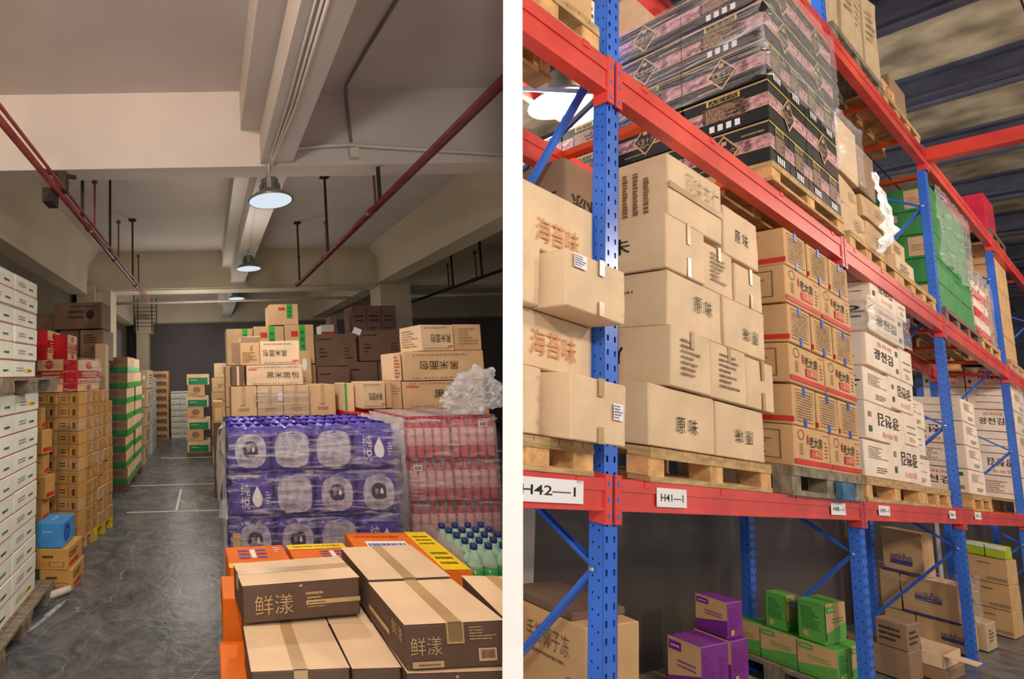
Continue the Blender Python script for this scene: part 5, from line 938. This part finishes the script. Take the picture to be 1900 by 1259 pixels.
# ------------------------------------------------------------------ second level
def blk(u0, u1, w0, w1, kind, label, v=0.905, d=0.3, side='dia', g='black gift cartons'):
    pr = [('F', 'rect', (0, 0.93, 1, 0.97), 'gold_line'), ('L', 'rect', (0, 0.93, 1, 0.97), 'gold_ink')]
    for f in ('F', 'L'):
        pr.append((f, 'rect', (0.0, 0.36, 1, 0.64), 'photo_pink')); pr.append((f, 'rect', (0, 0.335, 1, 0.36), 'gold_ink')); pr.append((f, 'rect', (0, 0.64, 1, 0.655), 'gold_ink'))
        kk = kind if f == 'F' else side
        if kk == 'dia':
            x = 0.5; pr += [(f, 'diamond', (0.32, 0.08, 0.68, 0.92), 'carton_black', None, 0, 2), (f, 'dframe', (0.32, 0.08, 0.68, 0.92), 'gold_ink', None, 0, 3), (f, 'text', (0.37, 0.4, 0.63, 0.58), 'gold_ink', ('人生十六', 0.0), 0, 3), (f, 'fine', (0.42, 0.28, 0.58, 0.38), 'gold_ink', (2, 3), 0, 3), (f, 'rect', (0.47, 0.66, 0.53, 0.76), 'gold_ink', None, 0, 3)]
            if f == 'L': pr += [(f, 'fine', (0.7, 0.72, 0.95, 0.8), 'gold_ink', (1, 2, False)), (f, 'fine', (0.2, 0.12, 0.5, 0.18), 'gold_ink', (1, 3, False), 0, 3)]
        else:
            pr += [(f, 'rect', (0.25, 0.3, 0.75, 0.74), 'photo_panel', None, 0, 2), (f, 'fine', (0.29, 0.34, 0.71, 0.7), 'gold_ink', (7, 2), 0, 3), (f, 'frame', (0.3, 0.78, 0.7, 0.92), 'gold_line', 0.1, 0, 2), (f, 'text', (0.34, 0.8, 0.66, 0.9), 'gold_ink', '人生十六', 0, 2)]
            pr += [(f, 'rect', (0.33 + 0.1 * q, 0.08, 0.39 + 0.1 * q, 0.24), 'ink_white', None, 0, 2) for q in range(4)]
    if v < 1.6: u0, u1, w0, w1, v = u0 * 0.972, u1 * 0.972, w0 * 0.972, w1 * 0.972, v - 0.03
    return carton(HALL, (u0, v, w0), (u1 - u0, d, w1 - w0), 'carton_black', label, g, prints=pr, jit=0.002)
Z0 = 1.712; HB = 0.262
for k in range(5):
    if k % 2 == 0 and k < 4: cells = [(3.65 + 0.295 * j, 3.94 + 0.295 * j) for j in range(4)]; kd = 'pan'; sdx = 'dia'
    else: cells = [(3.655, 4.235), (4.245, 4.82)]; kd = 'dia'; sdx = 'pan'
    for j, (a, b) in enumerate(cells):
        z = Z0 + k * HB
        blk(a, b, z, z + HB - 0.004, kd, 'black gift carton with gold trim, %s row from its pallet, %s along the aisle edge' % (ORD[k], ORD[j]), side=sdx, d=0.345)
    blk(cells[0][0], cells[0][1], z, z + HB - 0.004, kd, 'black gift carton behind the corner one, %s row from its pallet' % ORD[k], v=1.255, side='dia' if sdx == 'pan' else 'pan', d=0.36)
for k in range(3):
    blk(3.7, 4.3, 1.66 + k * 0.27, 1.66 + k * 0.27 + 0.265, 'dia', 'black gift carton in the rear stack seen under the near ones, %s row, near' % ORD[k], v=1.68, d=0.3, side='pan', g='rear black gift cartons'); blk(3.7, 4.3, 1.66 + k * 0.27, 1.66 + k * 0.27 + 0.265, 'dia', 'black gift carton in the rear stack seen under the near ones, %s row, far' % ORD[k], v=1.985, d=0.3, side='pan', g='rear black gift cartons')
wrap(HALL, (3.543, 0.87, 2.172), (1.15, 0.72, 0.77), 'shiny stretch film round the upper rows of black gift cartons', 'stretch_film', sides='FL', amp=0.012, n=40)
pallet(HALL, (3.54, 0.868, 1.547), 1.15, 0.5, 'wooden pallet under the black gift cartons', 0.115, nb=3, nd=5)
pallet(HALL, (3.64, 1.67, 1.53), 0.8, 0.6, 'pallet under the rear black gift cartons', 0.12, nb=3)
for k in range(3):
    for c in range(2): carton(HALL, (4.45, 1.72 + c * 0.285, 1.66 + k * 0.8), (0.5, 0.28, 0.79), 'kraft_pale', 'pale carton in the tall rear stack seen above the black cartons, %s tier, %s' % (ORD[k], ('near', 'far')[c]), 'tall pale rear stack', prints=[('L', 'frame', (0.02, 0.02, 0.98, 0.98), 'ink_grey', 0.01)])
pallet(HALL, (4.43, 1.7, 1.53), 0.6, 0.85, 'pallet under the tall pale rear stack', 0.125)
# pallet end left of the first upright, above
pallet(HALL, (1.25, 0.90, 1.547), 0.67, 0.42, 'wooden pallet on the middle beam, yellow block end showing at the first upright', 0.125, nb=3)
carton(HALL, (1.27, 0.9, 1.675), (0.6, 0.4, 0.4), 'kraft_warm', 'kraft carton on the middle beam left of the first upright')
carton(HALL, (1.88, 0.93, 1.675), (0.07, 0.3, 0.16), 'carton_white', 'small white pack on the middle beam at the first upright', prints=[('F', 'fine', (0.1, 0.2, 0.9, 0.8), 'ink_black', (3, 1))])
# wrapped kraft load and its torn film
pallet(HALL, (4.98, 0.9, 1.55), 1.15, 0.43, 'bare pallet under the sagging kraft cartons on the middle beam', 0.13, nb=4)
kk = [(5.02, 5.55, 1.70, 1.93, 0.0, 'crushed kraft carton at the lower left of the sagging load'), (5.57, 6.05, 1.69, 1.95, 0, 'kraft carton with print at the lower right of the sagging load'), (5.0, 5.5, 1.94, 2.12, 2, 'open kraft carton with a torn flap in the middle of the sagging load'), (5.52, 6.05, 1.96, 2.14, -2, 'tipped kraft carton at the middle right of the sagging load')]
for a, b, c, d_, y_, l in kk: carton(HALL, (a, 0.93, c), (b - a, 0.38, d_ - c), 'kraft', l, 'sagging kraft load', y_, prints=[('F', 'fine', (0.5, 0.3, 0.9, 0.7), 'ink_brown', (4, 3)), ('L', 'fine', (0.2, 0.3, 0.8, 0.7), 'ink_brown', (3, 2))], jit=0.012)
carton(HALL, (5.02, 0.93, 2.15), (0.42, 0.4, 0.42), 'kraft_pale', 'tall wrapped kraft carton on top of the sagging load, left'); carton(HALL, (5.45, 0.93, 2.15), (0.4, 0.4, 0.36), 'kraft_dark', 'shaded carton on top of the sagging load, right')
wrap(HALL, (5.0, 0.92, 2.12), (0.46, 0.44, 0.47), 'milky film stretched over the tall carton of the sagging load', 'stretch_film_soft', sides='FLT', amp=0.012)
f = MB(); n = 18; sgn = []
for j in range(n + 1):
    for i in range(9):
        t = j / n; s_ = i / 8; x = 0.30 + 0.25 * math.sin(t * 2.4) + s_ * (0.1 + 0.24 * math.sin(math.pi * t) ** 1.5) + 0.03 * noise.noise(Vector((t * 6, s_ * 3, 1))) - 0.22 * t * t
        sgn.append((x, -0.03 - 0.03 * noise.noise(Vector((t * 9, s_ * 7, 4))), 0.05 - 0.62 * t + 0.02 * noise.noise(Vector((s_ * 6, t * 4, 2)))))
f.add(sgn, [(j * 9 + i, j * 9 + i + 1, (j + 1) * 9 + i + 1, (j + 1) * 9 + i) for j in range(n) for i in range(8)])
o = obj('torn_film', f.mesh('torn_film', ['bag_film'], True)); place(o, HALL, (5.12, 0.9, 2.2)); tag(o, 'long tongue of torn white film hanging from the sagging load over the pallet', 'plastic film')
carton(HALL, (6.28, 0.93, 1.69), (0.52, 0.3, 0.17), 'kraft_pale', 'small pale carton on the pallet just left of the third upright, middle beam', prints=[('F', 'fine', (0.2, 0.3, 0.8, 0.7), 'ink_brown', (3, 2)), ('L', 'ellipse', (0.2, 0.2, 0.8, 0.5), 'ink_grey')])
carton(HALL, (6.3, 0.95, 1.862), (0.4, 0.28, 0.16), 'kraft', 'upper small kraft carton just left of the third upright, middle beam', prints=[('F', 'fine', (0.2, 0.3, 0.8, 0.7), 'ink_brown', (3, 2))])
pallet(HALL, (6.15, 0.9, 1.55), 1.1, 0.43, 'pallet carrying the two small cartons left of the third upright', 0.13, nb=4)
# green cartons
for k in range(5):
    for c in range(3):
        z = 1.70 + k * 0.24
        carton(HALL, (7.62 + c * 0.47, 0.925, z), (0.465, 0.3, 0.236), 'carton_green', 'green film wrapped carton right of the third upright, %s row up, %s across' % (ORD[k], ORD[c]), 'green cartons on the middle beam',
               prints=[('L', 'rect', (0.55, 0.1, 1.0, 0.9), 'kraft'), ('L', 'fine', (0.6, 0.3, 0.95, 0.6), 'ink_red', (3, k))] if k % 2 == 0 else [('L', 'rect', (0, 0.6, 0.4, 0.9), 'kraft_pale')])
    carton(HALL, (7.62, 1.235, 1.70 + k * 0.24), (0.46, 0.3, 0.236), 'carton_green', 'green carton behind the corner of the film wrapped stack, %s row up' % ORD[k], 'rear green cartons', prints=[('L', 'rect', (0.1, 0.3, 0.8, 0.9), 'kraft_mauve')] if k % 2 else [('L', 'rect', (0, 0.5, 1, 1), 'kraft_pale')])
    carton(HALL, (7.62, 1.545, 1.70 + k * 0.22), (0.46, 0.3, 0.216), 'carton_green', 'green carton at the back of the film wrapped stack, %s row up' % ORD[k], 'rear green cartons', prints=[('L', 'rect', (0.3, 0.1, 0.9, 0.8), 'kraft')])
wrap(HALL, (7.62, 0.915, 2.1), (1.4, 0.3, 0.82), 'glossy film over the upper part of the green cartons', 'stretch_film_heavy', sides='F', amp=0.02, n=30)
pallet(HALL, (7.6, 0.9, 1.55), 1.45, 0.43, 'reddish pallet under the green cartons on the middle beam', 0.14, 'kraft_mauve', 'kraft_mauve', nb=4)
for k in range(3):
    for c in range(3): carton(HALL, (9.2 + c * 0.25, 0.93, 1.70 + k * 0.21), (0.246, 0.35, 0.206), 'carton_pink', 'pink and red film wrapped carton before the fourth upright, %s row, %s across' % (ORD[k], ORD[c]), 'pink cartons on the middle beam', prints=[('F', 'rect', (0, 0.1, 1, 0.6), 'ink_red'), ('L', 'rect', (0, 0.3, 0.6, 0.8), 'ink_red')])
wrap(HALL, (9.18, 0.92, 1.7), (0.8, 0.35, 0.72), 'loose film tented over the pink and red cartons', 'stretch_film', sides='FLT', amp=0.02)
pallet(HALL, (9.15, 0.9, 1.55), 0.95, 0.43, 'pallet under the pink and red cartons', 0.14, nb=3)
for k in range(5):
    carton(HALL, (10.75, 0.93, 1.70 + k * 0.3), (0.8, 0.35, 0.295), 'kraft_warm', 'kraft carton in the far stack beyond the fourth upright, %s row up' % ORD[k], 'far kraft stack on the middle beam', prints=[('L', 'fine', (0.3, 0.3, 0.8, 0.6), 'ink_brown', (3, k))])
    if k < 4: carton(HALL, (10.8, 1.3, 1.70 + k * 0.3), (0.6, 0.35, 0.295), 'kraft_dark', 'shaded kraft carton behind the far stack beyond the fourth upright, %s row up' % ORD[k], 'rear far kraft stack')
pallet(HALL, (10.7, 0.9, 1.55), 0.9, 0.75, 'pallet under the far kraft stack beyond the fourth upright', 0.14)
# ------------------------------------------------------------------ third level
carton(HALL, (10.6, 0.93, 3.28), (0.6, 0.3, 0.5), 'cap_red', 'red wrapped pack on the top beam at the far right', prints=[('L', 'fine', (0.2, 0.3, 0.8, 0.7), 'ink_red', (3, 1))], cat='pack')
pallet(HALL, (10.5, 0.9, 3.13), 0.9, 0.42, 'dark pallet under the red pack on the top beam', 0.145, 'kraft_umber', 'kraft_umber')
pallet(HALL, (4.95, 0.9, 3.13), 1.2, 0.44, 'heavy pallet on the top beam above the sagging load', 0.15, 'wood_grey', 'wood_grey', nb=3)
for j in range(4): carton(HALL, (4.97 + j * 0.29, 0.905, 3.285), (0.285, 0.4, 0.75), 'kraft_grey', 'dusty grey-brown carton on the heavy pallet of the top beam, %s along the aisle' % ORD[j], 'dusty cartons on the top beam', R.uniform(-2, 2), prints=[('F', 'fine', (0.2, 0.4, 0.8, 0.8), 'ink_grey', (5, j))], jit=0.015)
pallet(HALL, (6.2, 0.9, 3.13), 1.1, 0.44, 'pallet on the top beam left of the third upright, yellow block ends showing', 0.13, nb=4)
carton(HALL, (6.22, 0.91, 3.265), (0.36, 0.2, 0.13), 'kraft_warm', 'small round marked carton on the top beam', prints=[('F', 'ring', (0.3, 0.2, 0.7, 0.85), 'ink_red')])
carton(HALL, (6.6, 0.93, 3.265), (0.5, 0.35, 0.36), 'kraft_dark', 'tall brown carton on the top beam nearest the roof beams', prints=[('L', 'fine', (0.3, 0.3, 0.6, 0.5), 'ink_brown', (2, 1))])
carton(HALL, (6.22, 1.15, 3.265), (0.34, 0.2, 0.3), 'kraft_warm', 'kraft carton behind the round marked one on the top beam')

# ------------------------------------------------------------------ below the bottom beam
def juice(u0, u1, w0, w1, col, label, v=1.05, d=0.2, ins='front', m=None):
    pr = []
    for f in ('F', 'L', 'R'):
        if (f == 'L') == (ins == 'left') or f == 'F' and ins == 'front':
            pr += [(f, 'rect', (0.0, 0.3, 1, 1), 'kraft_warm'), (f, 'wedge', (0, 0.12, 1, 0.5), col, None, 0, 2), (f, 'rect', (0.04, 0.78, 0.42, 0.94), col, None, 0, 3), (f, 'fine', (0.3, 0.5, 0.85, 0.66), col, (2, 3, False), 0, 3), (f, 'fine', (0.1, 0.83, 0.36, 0.89), 'ink_white', (1, 2, False), 0, 4)]
        else: pr += [(f, 'fine', (0.15, 0.3, 0.85, 0.85), 'ink_darkgreen' if col != 'carton_purple' else 'carton_purple', (9, 3), 0, 2), (f, 'rect', (0.18, 0.1, 0.38, 0.24), 'kraft_warm', None, 0, 2)]
    return carton(HALL, (u0, v, w0), (u1 - u0, d, w1 - w0), col, label, 'boxes below the bottom beam', prints=pr)
# bottom boxes: their labelled faces look toward the camera end of the aisle
juice(3.73, 3.93, -0.909, -0.725, 'carton_purple', 'purple and kraft juice box standing on top at the left', v=1.15, d=0.122, ins='left')
juice(3.27, 3.47, -1.14, -0.878, 'carton_purple', 'purple and kraft juice box in the lower row at the far left', v=1.10, d=0.12, ins='left')
juice(3.5, 3.70, -1.14, -0.912, 'carton_purple', 'dark purple juice box behind the lower left one', v=1.14, d=0.13, ins='left')
juice(3.73, 3.95, -1.14, -0.912, 'carton_purple', 'dark purple juice box under the standing purple one', v=1.14, d=0.14, ins='left')
pallet(HALL, (3.0, 0.93, FW), 1.1, 0.42, 'floor pallet under the purple juice boxes', 0.128, 'wood_grey', 'wood_grey')
for j in range(3): juice(4.57, 4.80, -1.14, -0.957, 'carton_lime', 'green and kraft juice box in the lower row, %s from the aisle' % ORD[j], v=0.98 + j * 0.145, d=0.142, ins='left')
juice(4.81, 5.04, -1.14, -0.957, 'carton_lime', 'green juice box at the end of the lower row beside the second upright', v=0.98, d=0.3)
juice(4.61, 4.95, -0.955, -0.728, 'carton_lime', 'green juice box on top, nearer the second upright', v=1.02, d=0.105, ins='front'); juice(4.62, 4.82, -0.955, -0.745, 'carton_lime', 'green juice box on top, farther from the aisle', v=1.17, d=0.085, ins='front')
pallet(HALL, (4.5, 0.95, FW), 0.6, 0.5, 'floor pallet under the green juice boxes', 0.128, 'wood_grey', 'wood_grey')
carton(HALL, (2.18, 1.05, -1.14), (0.4, 0.34, 0.455), 'kraft_warm', 'large kraft carton with brown lettering on the floor at the partition', prints=[('L', 'text', (0.38, 0.70, 0.84, 0.88), 'ink_brown', ('手榨椰子冻', 0.0)), ('L', 'fine', (0.45, 0.62, 0.8, 0.67), 'ink_brown', (1, 3, False)), ('L', 'bars', (0.82, 0.45, 0.93, 0.56), 'ink_brown')])
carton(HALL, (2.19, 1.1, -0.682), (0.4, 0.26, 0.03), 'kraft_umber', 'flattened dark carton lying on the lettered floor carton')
pallet(HALL, (2.15, 1.03, FW), 0.5, 0.38, 'floor pallet under the lettered carton at the partition', 0.128, 'wood_grey', 'wood_grey')
def senk(loc, size, label, yaw=0, face='L', m='kraft_warm', rect=(0.3, 0.3, 0.75, 0.5)):
    a, b, c, d_ = rect
    carton(HALL, loc, size, m, label, 'kraft cartons with purple print', yaw, prints=[(face, 'text', (a, (b + d_) / 2 + 0.01, c, d_ + 0.06), 'ink_purple', ('senkAsu', 0.0)), (face, 'rect', (a, b, c, (b + d_) / 2), 'ink_purple'), (face, 'rect', (0.0, 0.0, 1.0, 0.06), 'ink_purple')], jit=0.008)
senk((7.46, 1.10, -0.722), (0.35, 0.21, 0.37), 'dented kraft carton with purple print standing on top, below the third upright', rect=(0.2, 0.2, 0.7, 0.4))
senk((7.46, 0.96, -1.034), (0.5, 0.27, 0.308), 'kraft carton with purple print in the middle row below the bottom beam, right', rect=(0.25, 0.4, 0.7, 0.6)); carton(HALL, (7.46, 1.235, -1.034), (0.5, 0.1, 0.308), 'kraft_warm', 'plain kraft carton beside the middle purple printed one')
senk((7.47, 0.95, -1.262), (0.5, 0.22, 0.224), 'kraft carton with purple print on the floor by the third upright', rect=(0.5, 0.35, 0.95, 0.6)); carton(HALL, (7.47, 1.175, -1.262), (0.5, 0.15, 0.224), 'kraft_warm', 'plain kraft carton on the floor behind the purple printed one')
wrap(HALL, (7.45, 0.95, -1.03), (0.5, 0.38, 0.4), 'clear film sagging over the purple printed cartons', 'stretch_film', sides='FL', amp=0.025, n=26)
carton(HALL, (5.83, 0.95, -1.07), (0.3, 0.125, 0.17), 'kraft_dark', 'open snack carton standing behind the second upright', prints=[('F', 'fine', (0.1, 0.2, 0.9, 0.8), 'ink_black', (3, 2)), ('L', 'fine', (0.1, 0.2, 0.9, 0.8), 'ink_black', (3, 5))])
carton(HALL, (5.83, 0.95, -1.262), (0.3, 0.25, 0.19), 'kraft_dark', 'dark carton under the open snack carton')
tr = MB()
for a in ((0, 0.5, 0, 0.25, 0, 0.006), (0, 0.5, 0, 0.005, 0, 0.09), (0, 0.5, 0.245, 0.25, 0, 0.09), (0, 0.005, 0, 0.25, 0, 0.09), (0.495, 0.5, 0, 0.25, 0, 0.09)): tr.box(*a)
tr.box(0, 0.18, -0.12, 0.0, 0.088, 0.092)
o = obj('open_tray', tr.mesh('open_tray', ['kraft_pale'])); place(o, HALL, (6.2, 0.88, -1.18)); tag(o, 'open shallow carton with white inside lying in front of the purple printed boxes', 'box')
fl = obj('white_lining', MB().box(0.006, 0.494, 0.006, 0.244, 0.006, 0.008).mesh('white_lining', ['paper']), o)
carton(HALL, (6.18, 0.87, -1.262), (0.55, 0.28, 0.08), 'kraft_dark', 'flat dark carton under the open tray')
carton(HALL, (6.35, 0.98, -1.172), (0.12, 0.09, 0.1), 'ink_blue', 'small blue and white packet inside the open tray', cat='packet', yaw=20, prints=[('T', 'rect', (0.1, 0.1, 0.9, 0.9), 'paper')])
for k in range(3):
    carton(HALL, (9.2, 0.915, -1.262 + k * 0.24), (0.5, 0.22, 0.236), 'kraft_warm', 'kraft carton in the column below the beam at the far right, %s from the floor' % ORD[k], 'kraft column at the far right', prints=[('L', 'fine', (0.3, 0.72, 0.6, 0.8), 'ink_black', (1, k, False)), ('L', 'rect', (0.5, 0.1, 0.95, 0.22), 'ink_grey')])
for j in range(2): carton(HALL, (9.2, 0.915 + j * 0.11, -0.54), (0.3, 0.105, 0.12), 'lime_band', 'small lime green and white pack on top of the far right column, %s' % ('nearer the aisle', 'farther in')[j], 'lime packs', cat='pack', prints=[('L', 'rect', (0, 0.7, 1, 1), 'paper')])
carton(HALL, (8.0, 0.92, -1.262), (0.4, 0.2, 0.22), 'kraft_grey', 'wrapped kraft carton at the foot of the third upright', prints=[('F', 'fine', (0.2, 0.3, 0.8, 0.8), 'ink_brown', (4, 2))])

# ------------------------------------------------------------------ trim everything against the partition
def clip_all():
    bpy.context.view_layer.update()
    gone = []
    for o in list(COL.objects):
        if o.type != 'MESH' or o == part: continue
        r_ = o
        while r_.parent: r_ = r_.parent
        M = o.matrix_world.copy(); cz = r_.matrix_world.col[2]
        hall = abs(cz[2] / max(1e-9, Vector(cz[:3]).length) - 1) > 0.004
        me = o.data; mn, mx = 1e9, -1e9
        for c in o.bound_box:
            d = PN.dot(M @ Vector(c) - EYE); mn = min(mn, d); mx = max(mx, d)
        lim = (T0 - 0.002) if hall else (T1 + 0.002)
        if (hall and mx <= lim) or (not hall and mn >= lim): continue
        if (hall and mn >= lim) or (not hall and mx <= lim): gone.append(o); continue
        bm = bmesh.new(); bm.from_mesh(me); Mi = M.inverted()
        co = Mi @ (EYE + PN * lim); no = (M.to_3x3().transposed() @ PN).normalized()
        g = bmesh.ops.bisect_plane(bm, geom=bm.verts[:] + bm.edges[:] + bm.faces[:], plane_co=co, plane_no=no, clear_outer=hall, clear_inner=not hall)
        ed = [e for e in g['geom_cut'] if isinstance(e, bmesh.types.BMEdge)]
        try: bmesh.ops.holes_fill(bm, edges=ed, sides=0)
        except Exception: pass
        if not bm.faces: gone.append(o); bm.free(); continue
        nm = me.copy(); bm.to_mesh(nm); bm.free(); o.data = nm
    for o in gone:
        for ch in list(o.children): ch.parent = None if ch not in gone else ch.parent
    for o in gone: bpy.data.objects.remove(o)
    for o in [x for x in COL.objects if x.type == 'EMPTY' and not x.children]: bpy.data.objects.remove(o)
clip_all()
